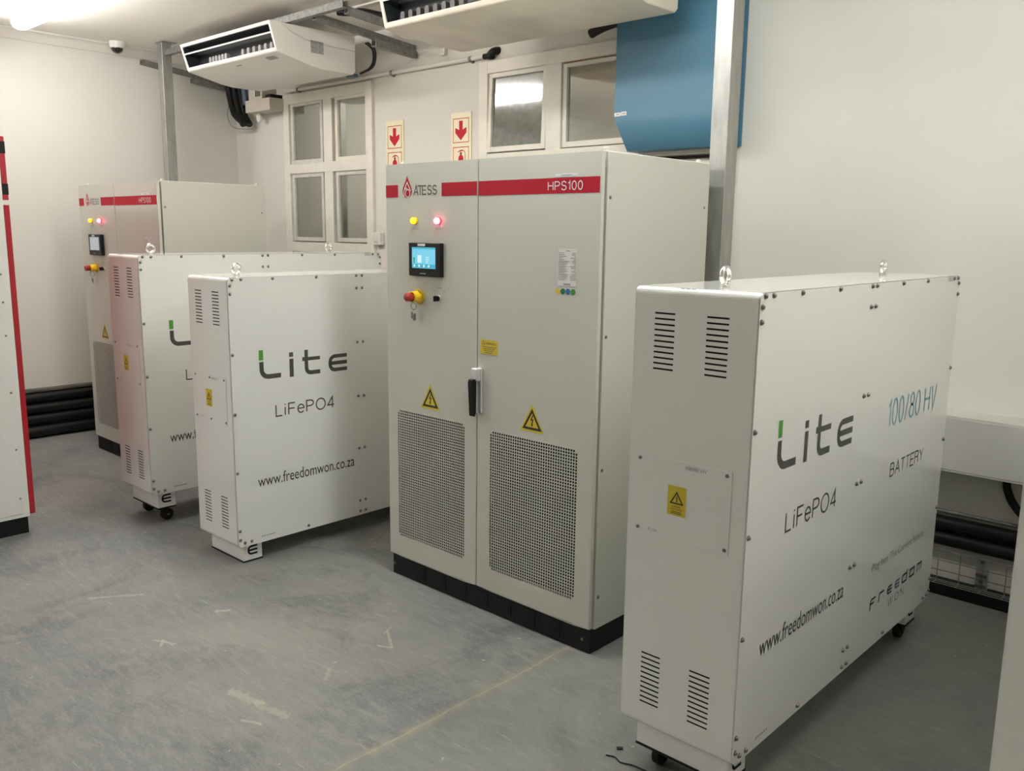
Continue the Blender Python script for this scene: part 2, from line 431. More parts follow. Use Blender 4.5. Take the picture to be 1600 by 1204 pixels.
GL = {  # monoline capitals on a unit cap height: (advance width, strokes)
    'L': (.50, [[(0, 1), (0, 0), (.48, 0)]]), 'i': (.06, [[(.0, .72), (.0, 0)], [(.0, 1), (.0, .90)]]),
    'F': (.52, [[(0, 0), (0, 1), (.52, 1)], [(0, .52), (.46, .52)]]),
    'P': (.58, [[(0, 0), (0, 1), (.30, 1)]+[(.30+.27*math.sin(a*PI/8), .745+.255*math.cos(a*PI/8)) for a in range(1, 8)]+[(.30, .49), (0, .49)]]),
    'O': (.76, [[(.38+.38*math.cos(a*PI/14), .5+.51*math.sin(a*PI/14)) for a in range(28)]+['c']]),
    'e': (.50, [[(.0, .40), (.50, .40)]+[(.25+.25*math.cos(a*PI/10), .37+.37*math.sin(a*PI/10)+.0) for a in range(1, 19)]]),
    '4': (.54, [[(.40, 0), (.40, 1), (.0, .27), (.54, .27)]]), '1': (.24, [[(.0, .78), (.16, .86), (.22, 1), (.22, 0)]]),
    '0': (.50, [[(.25+.25*math.cos(a*PI/14), .5+.51*math.sin(a*PI/14)) for a in range(28)]+['c']]),
    '8': (.50, [[(.25+.215*math.cos(a*PI/10), .765+.24*math.sin(a*PI/10)) for a in range(20)]+['c'], [(.25+.25*math.cos(a*PI/10), .26+.265*math.sin(a*PI/10)) for a in range(20)]+['c']]),
    '/': (.30, [[(0, -.02), (.30, 1.02)]]), ' ': (.16, []),
    'H': (.62, [[(0, 0), (0, 1)], [(.62, 0), (.62, 1)], [(0, .52), (.62, .52)]]), 'V': (.64, [[(0, 1), (.32, 0), (.64, 1)]]),
    'B': (.58, [[(.30, .53), (0, .53), (0, 1), (.30, 1)]+[(.30+.23*math.sin(a*PI/8), .765+.235*math.cos(a*PI/8)) for a in range(1, 8)]+[(.30, .53)]+[(.31+.27*math.sin(a*PI/8), .265+.265*math.cos(a*PI/8)) for a in range(1, 8)]+[(.31, 0), (0, 0), (0, .55)]]),
    'A': (.66, [[(0, 0), (.33, 1), (.66, 0)], [(.12, .36), (.54, .36)]]), 'T': (.58, [[(0, 1), (.58, 1)], [(.29, 1), (.29, 0)]]),
    'E': (.54, [[(.54, 1), (0, 1), (0, 0), (.54, 0)], [(0, .52), (.49, .52)]]),
    'R': (.60, [[(0, 0), (0, 1), (.31, 1)]+[(.31+.25*math.sin(a*PI/8), .765+.235*math.cos(a*PI/8)) for a in range(1, 8)]+[(.31, .53), (0, .53)], [(.33, .53), (.48, .44), (.52, .12), (.58, 0)]]),
    'Y': (.62, [[(0, 1), (.31, .45), (.62, 1)], [(.31, .45), (.31, 0)]]),
    'W': (.92, [[(0, 1), (.22, 0), (.46, 1), (.70, 0), (.92, 1)]]), 'N': (.62, [[(0, 0), (0, 1), (.62, 0), (.62, 1)]]),
    'S': (.56, [[(.28+.26*math.cos(a*PI/180), .755+.255*math.sin(a*PI/180)) for a in range(15, 271, 17)]+[(.28+.28*math.cos(a*PI/180), .25+.26*math.sin(a*PI/180)) for a in range(90, -166, -17)]]),
}
def line_text(F, bm, body, u0, u1, v0, v1, w, gap=.22, d=0.0):
    total = sum(GL[c][0] for c in body)+gap*(len(body)-1)
    kx = (u1-u0-w)/total; kz = v1-v0-w; x = u0+w/2
    for c in body:
        adv, st = GL[c]
        for p in st:
            closed = p[-1] == 'c'; q = p[:-1] if closed else p
            F.stroke(bm, [(x+a*kx, v0+w/2+b*kz) for a, b in q], w, d, closed)
        x += (adv+gap)*kx

def arc(cx, cy, r, a0, a1, n=6):
    return [(cx+r*math.cos(math.radians(a0+(a1-a0)*i/n)), cy+r*math.sin(math.radians(a0+(a1-a0)*i/n))) for i in range(n+1)]

def warn_triangle(F, bmy, bmk, u, v, s, rim=True):
    """equilateral hazard triangle with a lightning bolt, centre-bottom at (u, v), side s"""
    h = s*0.866
    tri = [(u-s/2, v), (u+s/2, v), (u, v+h)]
    if rim:
        k = 0.10*s
        F.poly(bmy, [(u-s/2-k*1.5, v-k), (u+s/2+k*1.5, v-k), (u, v+h+k*1.9)], 0.0)
    F.stroke(bmk, [(u-s/2+.06*s, v+.04*s), (u+s/2-.06*s, v+.04*s), (u, v+h-.09*s)], s*0.095, 0.0004, closed=True)
    B = [(.02, .60), (-.10, .36), (-.005, .39), (-.03, .21), (-.065, .23), (.0, .09), (.065, .25), (.03, .23), (.085, .45), (-.01, .42), (.07, .60)]
    F.poly(bmk, [(u+a*s, v+b*s) for a, b in B], 0.0004)

# ------------------------------------------------------------------ room shell
bm = nb(); box(bm, XL-.2, XR+.2, YF-.2, YB+.2, -.12, 0)
struct('floor', bm, M['floor'])
bm = nb(); box(bm, XL-.2, XR+.2, YF-.2, YB+.2, ZC, ZC+.12)
struct('ceiling', bm, M['ceiling'])
bm = nb(); box(bm, XL-.2, XL, YF-.2, YB+.2, 0, ZC)
struct('wall_left', bm, M['wall'])
bm = nb(); box(bm, XR, XR+.2, YF-.2, YB+.2, 0, ZC)
struct('wall_right', bm, M['wall'])
bm = nb(); box(bm, XL, XR, YF-.2, YF, 0, ZC)
struct('wall_front', bm, M['wall'])
W1 = (-3.58, -2.325, 0.88, 2.90); W2 = (-1.13, 0.872, 0.88, 2.895)
def in_win(x, z):
    return any(a < x < b and c < z < d for a, b, c, d in (W1, W2))
bm = nb()
us = [XL, W1[0], W1[1], W2[0], W2[1], XR]; vs = sorted({0, W1[2], W1[3], W2[3], ZC})
holed(bm, us, vs, in_win, lambda u, v: Vector((u, YB, v)))
for a, b, c, d in (W1, W2):       # reveals
    for q in (((a, YB, c), (a, YB, d), (a, YB+.2, d), (a, YB+.2, c)), ((b, YB, c), (b, YB, d), (b, YB+.2, d), (b, YB+.2, c)),
              ((a, YB, d), (b, YB, d), (b, YB+.2, d), (a, YB+.2, d)), ((a, YB, c), (b, YB, c), (b, YB+.2, c), (a, YB+.2, c))):
        bm.faces.new([bm.verts.new(p) for p in q])
box(bm, XL, XR, YB+.2, YB+.25, 0, ZC)
struct('wall_back', bm, M['wall'])

# cornice along the left wall, batten on the ceiling
bm = nb()
prof = [(XL, ZC), (XL, ZC-.078), (XL+.012, ZC-.078), (XL+.018, ZC-.06), (XL+.03, ZC-.035), (XL+.05, ZC-.018), (XL+.07, ZC-.012), (XL+.07, ZC)]
A = [bm.verts.new((x, YF, z)) for x, z in prof]; B = [bm.verts.new((x, YB, z)) for x, z in prof]
for i in range(len(prof)): bm.faces.new((A[i], A[(i+1) % 8], B[(i+1) % 8], B[i]))
struct('trim_1', bm, M['cornice'])
bm = nb(); box(bm, -1.95, XR, 1.19, 1.25, ZC-.014, ZC, .004)
struct('trim_2', bm, M['cornice'])

# ------------------------------------------------------------------ windows
def ring(bm, x0, x1, z0, z1, t, y0, y1, r=.004, tb=None):
    tb = tb or t
    box(bm, x0, x0+t, y0, y1, z0, z1, r); box(bm, x1-t, x1, y0, y1, z0, z1, r)
    box(bm, x0+t-.001, x1-t+.001, y0, y1, z0, z0+tb, r); box(bm, x0+t-.001, x1-t+.001, y0, y1, z1-t, z1, r)

def window(name, W, mulls, trans, lights, label, outer=.085, rusty=()):
    root = bpy.data.objects.new(name, None); COL.objects.link(root); root['kind'] = 'structure'; root['label'] = label
    x0, x1, z0, z1 = W
    bm = nb()
    e = outer
    ring(bm, x0, x1, z0, z1, e, YB-.028, YB+.07, .005)
    for mx, mw in mulls: box(bm, mx-mw/2, mx+mw/2, YB-.024, YB+.07, z0+.02, z1-.02, .005)
    for tz, tw in trans: box(bm, x0+.02, x1-.02, YB-.026, YB+.07, tz-tw/2, tz+tw/2, .005)
    obj('window_frame', bm, M['frame'], root)
    for i, (a, b, c, d, mt, gm, tilt) in enumerate(lights):
        s = bpy.data.objects.new('sash', None)
        bm = nb(); ring(bm, a, b, c-d, 0, .036, -.022, .022, .004)
        s = obj('sash', bm, M[mt], root); s.location = (0, YB+.012, d)
        bm = nb(); box(bm, a+.03, b-.03, -.003, .003, c-d+.03, -.03)
        g = obj('pane', bm, M[gm], s); s.rotation_euler = (math.radians(tilt), 0, 0)
        if i in rusty:
            bm = nb(); box(bm, a+.01, b-.01, -.027, -.021, -.014, -.002); obj('rust_patch', bm, M['rust'], s)
    return root
mid = -2.925
L1 = []
for (c, d, mt) in ((2.305, 2.83, 'frame'), (1.64, 2.225, 'putty'), (.95, 1.545, 'putty')):
    L1 += [(-3.49, -3.015, c, d, mt if mt == 'putty' else 'putty', 'glass', 0.0), (-2.84, -2.375, c, d, mt, 'glass', 0.0)]
window('window_1', W1, [(mid, .12)], [(2.265, .085), (1.59, .085)], L1,
       'white painted window of paired sashes on the back wall left of the red arrow signs', rusty=(1,))
L2 = []
for a, b in ((-1.05, -.515), (-.385, .15), (.28, .80)):
    L2 += [(a, b, 2.284, 2.815, 'frame', 'glass_dirty' if a < -1 else 'glass', -2.0 if a < -1 else 0.0), (a, b, .95, 2.17, 'frame', 'glass', 0.0)]
window('window_2', W2, [(-.45, .13), (.215, .13)], [(2.235, .085)], L2,
       'white painted high window behind the big central cabinet, beside the blue duct', rusty=(2,))

# ------------------------------------------------------------------ fluorescent ceiling lights
def lamp(x0, x1, y, label, power=1.0, tint=(1.0, .965, .915)):
    t = thing('fluorescent_light', label, 'light', ((x0+x1)/2, y, ZC), 'fluorescent battens on the ceiling')
    h = (x1-x0)/2
    bm = nb(); box(bm, -h, h, -.045, .045, -.052, 0, .006); obj('lamp_housing', bm, M['housing'], t)
    prof = [(-.056, -.045), (-.062, -.055), (-.060, -.075), (-.045, -.098), (-.02, -.108), (.02, -.108), (.045, -.098), (.060, -.075), (.062, -.055), (.056, -.045)]
    bm = nb(); extrude_x(bm, prof, -h-.008, h+.008); df = obj('diffuser', bm, M['diffuser'], t)
    if True:                  # strength and tint set per lamp to balance the lighting
        m = M['diffuser'].copy(); m.node_tree.nodes['Principled BSDF'].inputs['Emission Color'].default_value = (*tint, 1); m.node_tree.nodes['Principled BSDF'].inputs['Emission Strength'].default_value = LAMP*power
        df.data.materials[0] = m
    return t
lamp(-3.86, -2.45, -.25, 'lit fluorescent batten on the ceiling above the red-edged cabinet, top left corner', .74, (1.0, .975, .97))
lamp(-1.66, -.25, -.25, 'lit fluorescent batten above the picture, between the two air conditioners', .66, (1.0, .93, .86))
lamp(.55, 1.96, -.25, 'lit fluorescent batten above the picture, in front of the blue duct', .94, (.97, 1.0, 1.0))
lamp(2.75, 4.16, -.25, 'lit fluorescent batten above the picture, over the nearest battery units', .72, (1.0, .985, .95))
lamp(-3.3, -1.9, -3.9, 'added fill light shaped as a batten, behind the red-edged cabinet, outside the picture', 1.36, (1.0, .97, .98))  # unseen lamp, added as fill for the faces turned towards the camera

# ------------------------------------------------------------------ inverter cabinets
CW, CDp, CH = 1.3046, 0.775, 2.05
def make_inverter():
    t = thing('inverter_cabinet', 'large light grey two-door power cabinet in the centre, red band reading HPS100, blue lit screen', 'cabinet', (0, 0, 0), 'power cabinets with red bands')
    W, D, H = CW, CDp, CH
    F = Face((0, 0, 0), (1, 0, 0), (0, 0, 1))
    bm = nb(); box(bm, .012, W-.008, .012, D-.02, 0, .106, .003)
    for i in range(7):                       # louvred panels pressed into the plinth
        a = .16+i*.145
        box(bm, a, a+.105, .0085, .013, .018, .09, .003)
        for k in range(4): box(bm, a+.012, a+.093, .005, .0095, .030+k*.014, .036+k*.014, .002)
    obj('plinth', bm, M['black'], t)
    for x in (.026, W-.05):
        bm = nb(); lathe(bm, (x, .012, .055), (0, -1, 0), [(0, .007), (.004, .006), (.006, 0)], 12); obj('plinth_bolt', bm, M['steel'], t)
    bm = nb(); box(bm, .02, W-.022, .02, .05, .106, H-.012); obj('door_gap', bm, M['cab_dark'], t)
    bm = nb(); box(bm, .0, W, .028, D, .106, H, .004); obj('carcass', bm, M['cab'], t)
    for x, y in ((.06, .05), (W-.03, .05), (W-.03, D-.05), (.06, D-.05)):
        bm = nb(); lathe(bm, (x, y, H), (0, 0, 1), [(0, .011), (.012, .011), (.014, .008), (.014, 0)], 14); obj('roof_plug', bm, M['cab'], t)
    for z in (1.877, 1.337, .792, .247):
        bm = nb(); lathe(bm, (W, .045, z), (1, 0, 0), [(0, .0075), (.003, .0065), (.005, 0)], 12); obj('side_screw', bm, M['steel'], t)
        bm = nb(); lathe(bm, (W, D-.035, z-.02), (1, 0, 0), [(0, .006), (.003, .005), (.004, 0)], 12); obj('side_screw', bm, M['steel'], t)
    # doors with square perforation
    def door(x0, x1, gx0, gx1, gz0, gz1):
        z0, z1 = .112, H-.002
        bm = nb()
        box(bm, x0, gx0, 0, .02, z0, z1, .0); box(bm, gx1, x1, 0, .02, z0, z1, .0)
        box(bm, gx0, gx1, 0, .02, z0, gz0); box(bm, gx0, gx1, 0, .02, gz1, z1)
        bmesh.ops.remove_doubles(bm, verts=bm.verts, dist=1e-5)
        # drop the inner walls shared by neighbouring slabs
        kill = [f for f in bm.faces if len(f.verts) == 4 and any(g is not f and set(g.verts) == set(f.verts) for g in f.verts[0].link_faces)]
        bmesh.ops.delete(bm, geom=kill, context='FACES_ONLY')
        edge = [e for e in bm.edges if all(abs(v.co.y) < 1e-6 and (abs(v.co.x-x0) < 1e-6 or abs(v.co.x-x1) < 1e-6 or abs(v.co.z-z0) < 1e-6 or abs(v.co.z-z1) < 1e-6) for v in e.verts)
                and (abs(e.verts[0].co.x-e.verts[1].co.x) < 1e-6 and abs(e.verts[0].co.x-x0)*abs(e.verts[0].co.x-x1) < 1e-7 or abs(e.verts[0].co.z-e.verts[1].co.z) < 1e-6 and abs(e.verts[0].co.z-z0)*abs(e.verts[0].co.z-z1) < 1e-7)]
        bmesh.ops.bevel(bm, geom=edge, offset=.005, segments=3, profile=.5, affect='EDGES')
        d = obj('door', bm, M['cab'], t)
        step = .0132; hole = .0094
        nx = int((gx1-gx0)/step); nz = int((gz1-gz0)/step)
        px = (gx1-gx0)/nx; pz = (gz1-gz0)/nz
        us = sorted([gx0+i*px for i in range(nx+1)]); e = (px-hole)/2; ez = (pz-hole)/2
        U = [gx0]; V = [gz0]
        for i in range(nx): U += [gx0+i*px+e, gx0+(i+1)*px-e]
        for j in range(nz): V += [gz0+j*pz+ez, gz0+(j+1)*pz-ez]
        U.append(gx1); V.append(gz1)
        def is_hole(u, v):
            i = (u-gx0)/px; j = (v-gz0)/pz; fi, fj = i % 1, j % 1
            if not (e/px < fi < 1-e/px and ez/pz < fj < 1-ez/pz): return False
            return not (int(i) in (0, nx-1) and int(j) in (0, nz-1))
        bm = nb(); holed(bm, U, V, is_hole, lambda u, v: Vector((u, .0010, v)))
        obj('vent_grille', bm, M['cab'], d, solid=.002)
        bm = nb(); box(bm, gx0, gx1, .016, .0195, gz0, gz1); obj('filter_mat', bm, M['filter'], d)
    door(.002, .627, .074, .552, .220, .872)
    door(.631, 1.296, .713, 1.214, .216, .868)
    # red band
    bm = nb(); F.rect(bm, .005, .095, 1.896, 1.953); obj('red_band', bm, M['red'], t)
    bm = nb(); F.rect(bm, .398, .625, 1.896, 1.955); obj('red_band', bm, M['red'], t)
    bm = nb(); F.rect(bm, .634, 1.289, 1.894, 1.955); b2 = obj('red_band', bm, M['red'], t)
    bm = nb(); line_text(F, bm, 'HPS100', 1.027, 1.206, 1.906, 1.942, .0042, .24, .0005); obj('lettering', bm, M['label_white'], b2)
    # flame drop emblem with the maker's name
    bm = nb()
    cx = .161
    drop = [(0, .093), (.010, .070), (.022, .052), (.031, .034), (.034, .020), (.030, .006), (.020, -.004), (.008, -.008)]
    pts = [(cx+a, 1.901+b) for a, b in drop]+[(cx-a, 1.901+b) for a, b in drop[:0:-1]]
    F.poly(bm, pts); em = obj('emblem', bm, M['red'], t)
    bm = nb()
    F.stroke(bm, [(cx-.021, 1.899), (cx-.024, 1.921), (cx-.013, 1.943), (cx, 1.963), (cx+.013, 1.943), (cx+.024, 1.924)], .005, .0004)
    F.stroke(bm, [(cx+.004+.016*math.cos(a*PI/8), 1.913+.018*math.sin(a*PI/8)) for a in range(16)], .0045, .0004, closed=True)
    F.stroke(bm, [(cx-.014, 1.93), (cx-.007, 1.939), (cx-.002, 1.933)], .004, .0004)
    obj('emblem_lines', bm, M['label_white'], em)
    bm = nb()
    x = .208; z0, z1 = 1.9035, 1.9475; w = .0058
    F.stroke(bm, [(x, z0), (x+.017, z1), (x+.030, z0)], w); F.stroke(bm, [(x+.008, z0+.014), (x+.026, z0+.014)], w*.8)
    F.stroke(bm, [(x+.026, z1-.002), (x+.058, z1-.002)], w*.9); F.stroke(bm, [(x+.045, z1), (x+.045, z0)], w)
    F.stroke(bm, [(x+.086, z1-.003), (x+.060, z1-.003), (x+.060, z0+.003), (x+.086, z0+.003)], w); F.stroke(bm, [(x+.06, .5*(z0+z1)), (x+.084, .5*(z0+z1))], w*.8)
    line_text(F, bm, 'SS', x+.093, x+.160, z0, z1, w, .20)
    obj('maker_name', bm, M['logo_grey'], t)
    # pilot lamps
    for x, m_, lab in ((.217, 'amber', 'ALARM'), (.380, 'redlamp', 'FAULT')):
        bm = nb(); lathe(bm, (x, 0, 1.787), (0, -1, 0), [(0, .017), (.006, .017), (.007, .014)], 20)
        l = obj('pilot_lamp', bm, M['redlens'] if m_ == 'redlamp' else M['yellow_pl'], t)
        bm = nb(); lathe(bm, (x, 0, 1.787), (0, -1, 0), [(.004, .0145), (.018, .0145), (.024, .011), (.026, 0)], 20)
        obj('lens', bm, M[m_], l)
        bm = nb(); F.text(bm, lab, x-.024, x+.028, 1.746, 1.757); obj('lettering', bm, M['print_grey'], l)
    # screen
    bm = nb(); box(bm, .197, .413, -.026, 0, 1.534, 1.687, .004); hm = obj('display_panel', bm, M['black_pl'], t)
    G = Face((0, -.026, 0), (1, 0, 0), (0, 0, 1))
    bm = nb(); G.rect(bm, .222, .384, 1.571, 1.667); obj('screen', bm, M['screen'], hm)
    bm = nb()
    bm.free()
    for k in range(4):
        bm = nb(); G.disc(bm, .240+k*.033, 1.582, .006, .0008, 12); obj('screen_icon', bm, M['screen_ui'], hm)
    bm = nb()
    for k in range(4): G.rect(bm, .318, .345-.003*k, 1.620-.008*k, 1.623-.008*k, .0008)
    obj('screen_lines', bm, M['screen_ui'], hm)
    bm = nb(); G.rect(bm, .262, .290, 1.596, 1.630, .0006); obj('screen_diagram', bm, M['screen_ui'], hm)
    bm = nb(); G.rect(bm, .222, .384, 1.573, 1.590, .0004); obj('screen_bar', bm, M['screen_bar'], hm)
    bm = nb(); G.rect(bm, .222, .384, 1.659, 1.667, .0004); obj('screen_bar', bm, M['screen_bar'], hm)
    bm = nb(); G.rect(bm, .232, .243, 1.594, 1.620, .0006); obj('battery_gauge', bm, M['screen_green'], hm)
    bm = nb(); G.rect(bm, .262, .314, 1.672, 1.683); obj('label', bm, M['label_white'], hm)
    bm = nb(); G.rect(bm, .278, .318, 1.545, 1.549); obj('print', bm, M['label_grey'], hm)
    # emergency stop
    bm = nb(); lathe(bm, (.241, 0, 1.437), (0, -1, 0), [(0, .036), (.004, .036), (.006, .028), (.010, .028), (.012, .026), (.046, .026), (.048, .022)], 28)
    es = obj('emergency_stop', bm, M['yellow_pl'], t)
    bm = nb(); lathe(bm, (.241, 0, 1.437), (0, -1, 0), [(.046, .017), (.056, .019), (.072, .021), (.080, .018), (.083, .010), (.083, 0)], 24)
    obj('push_button', bm, M['red_btn'], es)
    bm = nb(); torus(bm, (.235, -.03, 1.392), (1, 0, .2), .016, .0016, 20, 6)
    for dx, dz, a in ((-.010, -.012, .2), (.012, -.018, -.15), (.004, -.022, .05)):
        box(bm, .235+dx-.006, .235+dx+.006, -.033, -.031, 1.36+dz-.014, 1.36+dz+.018, .001)
    obj('key_ring', bm, M['steel'], es)
    # rotary switch
    bm = nb(); lathe(bm, (.380, 0, 1.436), (0, -1, 0), [(0, .015), (.007, .015), (.008, .012)], 20); sw = obj('rotary_switch', bm, M['alu'], t)
    bm = nb(); lathe(bm, (.380, 0, 1.436), (0, -1, 0), [(.006, .013), (.016, .012), (.018, 0)], 20)
    box(bm, .375, .385, -.034, -.014, 1.423, 1.449, .003); obj('switch_knob', bm, M['black_pl'], sw)
    bm = nb(); F.text(bm, 'OFF', .344, .362, 1.466, 1.474); obj('lettering', bm, M['print_grey'], sw)
    bm = nb(); F.text(bm, 'ON', .410, .423, 1.466, 1.474); obj('lettering', bm, M['print_grey'], sw)
    bm = nb(); F.rect(bm, .366, .400, 1.482, 1.486); obj('print', bm, M['print_grey'], sw)
    # stickers on the right door
    bm = nb(); F.rect(bm, 1.066, 1.178, 1.958, 1.971, .0003); l = obj('label', bm, M['label_white'], t)
    bm = nb(); F.rect(bm, 1.095, 1.150, 1.963, 1.966, .0006); obj('print', bm, M['print_grey'], l)
    bm = nb(); F.rect(bm, 1.088, 1.184, 1.530, 1.678); l = obj('rating_plate', bm, M['label_white'], t)
    bm = nb()
    rr = random.Random(3)
    for k in range(17):
        z = 1.660-k*.0066
        if k in (5, 8, 13): F.rect(bm, 1.091, 1.182, z, z+.0008, .0004)
        F.rect(bm, 1.091, 1.091+.02+.035*rr.random(), z, z+.0026, .0004)
        F.rect(bm, 1.176-.028*rr.random(), 1.181, z, z+.0026, .0004)
    F.rect(bm, 1.12, 1.155, 1.534, 1.541, .0004); F.rect(bm, 1.13, 1.15, 1.668, 1.672, .0004)
    obj('print', bm, M['print_grey'], l)
    for k, m_ in enumerate(('yellow', 'dot_green', 'dot_blue', 'dot_lime')):
        bm = nb(); F.disc(bm, 1.090+k*.0265, 1.508, .0125); obj('round_sticker', bm, M[m_], t)
    bm = nb(); F.rect(bm, .651, .757, 1.209, 1.273); l = obj('warning_label', bm, M['yellow'], t)
    bm = nb(); F.stroke(bm, [(.660, 1.252), (.680, 1.252), (.670, 1.268)], .002, .0004, closed=True)
    F.text(bm, 'WARNING', .686, .745, 1.252, 1.262, 0, .0004)
    for k in range(4): F.rect(bm, .660+.006*k, .748-.008*k, 1.240-k*.0085, 1.2425-k*.0085, .0004)
    obj('print', bm, M['logo_grey'], l)
    for u, v in ((.3165, .917), (.963, .913)):
        b1, b2_ = nb(), nb(); warn_triangle(F, b1, b2_, u, v, .105); l = obj('hazard_triangle', b1, M['yellow'], t); obj('print', b2_, M['logo_black'], l)
    # swing handle
    bm = nb(); box(bm, .636, .668, -.012, 0, .938, 1.144, .004); h = obj('handle_plate', bm, M['alu'], t)
    bm = nb(); box(bm, .622, .662, -.034, -.008, 1.085, 1.144, .006); obj('lock_housing', bm, M['alu'], h)
    bm = nb()
    pr = [(-.034, 1.096), (-.052, 1.094), (-.056, 1.08), (-.046, .93), (-.036, .926), (-.028, .94), (-.026, 1.085)]
    extrude_x(bm, pr, .628, .652); obj('handle_lever', bm, M['black_pl'], h)
    return t
inv = make_inverter()
inv2 = copy_tree(inv)
inv2.location = (-3.6848, .0032, 0); inv2.scale = (1, 1.045, 1)
inv2['label'] = 'farther light grey power cabinet with red band, standing in the back left corner'
for ch in inv2.children_recursive:
    if ch.name.startswith('screen') or ch.name.startswith('battery_gauge'):
        ch.data = ch.data.copy(); ch.data.materials[0] = M['screen_dim']

# ------------------------------------------------------------------ battery units
BT, BL, BH = .4058, 1.7309, 1.381
SLOT_X = ((.073, .142), (.247, .317))
SLOT_Z = ((1.305, 1.140), (.232, .067))
def make_battery():
    t = thing('battery_unit', 'white battery unit', 'battery', (0, 0, 0), 'white battery units')
    T, L, H, R = BT, BL, BH, .022
    zb = -.02
    # wrap-round body: slotted end sheet, rounded top and bottom
    us, vs = {0.004, T-.004}, {zb+R, H-R}
    slots = []
    for a, b in SLOT_X:
        us |= {a, b}
        for z1, z0 in SLOT_Z:
            for k in range(11):
                z = z1+(z0-z1)*k/10; vs |= {z-.0026, z+.0026}; slots.append((a, b, z-.0026, z+.0026))
    us, vs = sorted(us), sorted(vs)
    bm = nb()
    holed(bm, us, vs, lambda u, v: any(a < u < b and c < v < d for a, b, c, d in slots), lambda u, v: Vector((u, 0, v)))
    prof = [(0, H-R)]+[(R-R*math.cos(a*PI/12), H-R+R*math.sin(a*PI/12)) for a in range(1, 7)]
    prof += [(L-R+R*math.sin(a*PI/12), H-R+R*math.cos(a*PI/12)) for a in range(0, 7)]
    prof += [(L-R+R*math.cos(a*PI/12), zb+R-R*math.sin(a*PI/12)) for a in range(0, 7)]
    prof += [(R-R*math.sin(a*PI/12), zb+R-R*math.cos(a*PI/12)) for a in range(0, 6)]+[(0, zb+R)]
    extrude_x(bm, prof, .004, T-.004, closed=False)
    bmesh.ops.remove_doubles(bm, verts=bm.verts, dist=1e-5)
    obj('body', bm, M['white'], t)
    # side covers
    for x0, x1 in ((0, .006), (T-.006, T)):
        bm = nb(); r = .020
        pr = [(r-r*math.cos(a*PI/8)+.002, H-r+r*math.sin(a*PI/8)-.001) for a in range(5)]
        pr += [(L-r+r*math.sin(a*PI/8)-.002, H-r+r*math.cos(a*PI/8)-.001) for a in range(5)]
        pr += [(L-r+r*math.cos(a*PI/8)-.002, zb+r-r*math.sin(a*PI/8)+.001) for a in range(5)]
        pr += [(r-r*math.sin(a*PI/8)+.002, zb+r-r*math.cos(a*PI/8)+.001) for a in range(5)]
        extrude_x(bm, pr, x0, x1); obj('side_cover', bm, M['white'], t)
    for a, b in SLOT_X:
        for z1, z0 in SLOT_Z:
            bm = nb(); box(bm, a-.004, b+.004, .004, .03, z0-.008, z1+.008); obj('vent', bm, M['void'], t)
    # bolts on the visible long cover
    pos = [(y, 1.371) for y in (.027, .076, .256, .523, 1.077, 1.335, 1.652, 1.70)]
    pos += [(y, z) for y in (.787, .826) for z in (1.371, 1.302, .998, .688, .382, .068, .004)]
    pos += [(.009, z) for z in (1.342, 1.301, .995, .689, .381, .070, .022)]
    pos += [(1.714, z) for z in (1.350, 1.306, .999, .693, .392, .070, .018)]
    pos += [(y, .002) for y in (.039, .078, .430, 1.182, 1.645, 1.69)]
    me = None
    for y, z in pos:
        if me is None:
            bm = nb(); lathe(bm, (0, 0, 0), (1, 0, 0), [(0, .0085), (.0015, .0085), (.002, .0068), (.005, .0062), (.0075, .004), (.008, 0)], 14)
            o = obj('bolt', bm, M['steel'], t); me = o.data
        else:
            o = bpy.data.objects.new('bolt', me); COL.objects.link(o); o.parent = t
        o.location = (T, min(max(y, .013), L-.013), z)
    # lifting eyes
    for y in (.17, 1.43):
        bm = nb()
        lathe(bm, (T/2, y, H), (0, 0, 1), [(-.002, .016), (.007, .016), (.012, .010), (.016, .008)], 18)
        torus(bm, (T/2, y, H+.034), (1, 0, 0), .0225, .0075, 32, 12)
        obj('lifting_eye', bm, M['chrome'], t)
    # feet with the cut-out mark
    for y0, y1, sgn in ((.047, .158, 1), (L-.158, L-.047, 1)):
        bm = nb(); box(bm, .036, T-.036, y0, y1, -.114, zb+.002, .003); ft = obj('foot', bm, M['white'], t)
        bm = nb(); G = Face((T-.036, 0, 0), (0, 1, 0), (0, 0, 1))
        c = y0+.052
        E_mark(G, bm, c-.028, c+.030, -.086, -.034, .0105)
        obj('cut_out_mark', bm, M['void'], ft)
        bm = nb(); box(bm, .034, T-.034, y0-.002, y1+.002, -.121, -.114, .001); obj('foot_pad', bm, M['rubber'], ft)
    # access panel on the end
    F = Face((0, 0, 0), (1, 0, 0), (0, 0, 1))
    bm = nb(); box(bm, .030, .354, -.0025, .0005, .626, .873, .001); ap = obj('access_panel', bm, M['white'], t)
    for x, z in ((.042, .860), (.338, .860), (.342, .640), (.042, .640)):
        bm = nb(); lathe(bm, (x, -.0025, z), (0, -1, 0), [(0, .006), (.003, .005), (.0045, 0)], 12); obj('panel_screw', bm, M['steel'], ap)
    G = Face((0, -.0025, 0), (1, 0, 0), (0, 0, 1))
    bm = nb(); G.text(bm, '100/80 HV', .204, .274, .852, .864); obj('lettering', bm, M['print_grey'], ap)
    bm = nb(); G.text(bm, 'FUSE', .080, .112, .637, .646)
    obj('lettering', bm, M['print_grey'], ap)
    bm = nb(); G.rect(bm, .146, .209, .705, .796, .0003); ws = obj('warning_sticker', bm, M['yellow'], t)
    b1, b2 = nb(), nb(); warn_triangle(G, b1, b2, .1775, .741, .046, rim=False); b1.free()
    G.text(b2, 'HIGH', .164, .191, .730, .7365, 0, .0006); G.text(b2, 'VOLTAGE', .158, .197, .721, .728, 0, .0006)
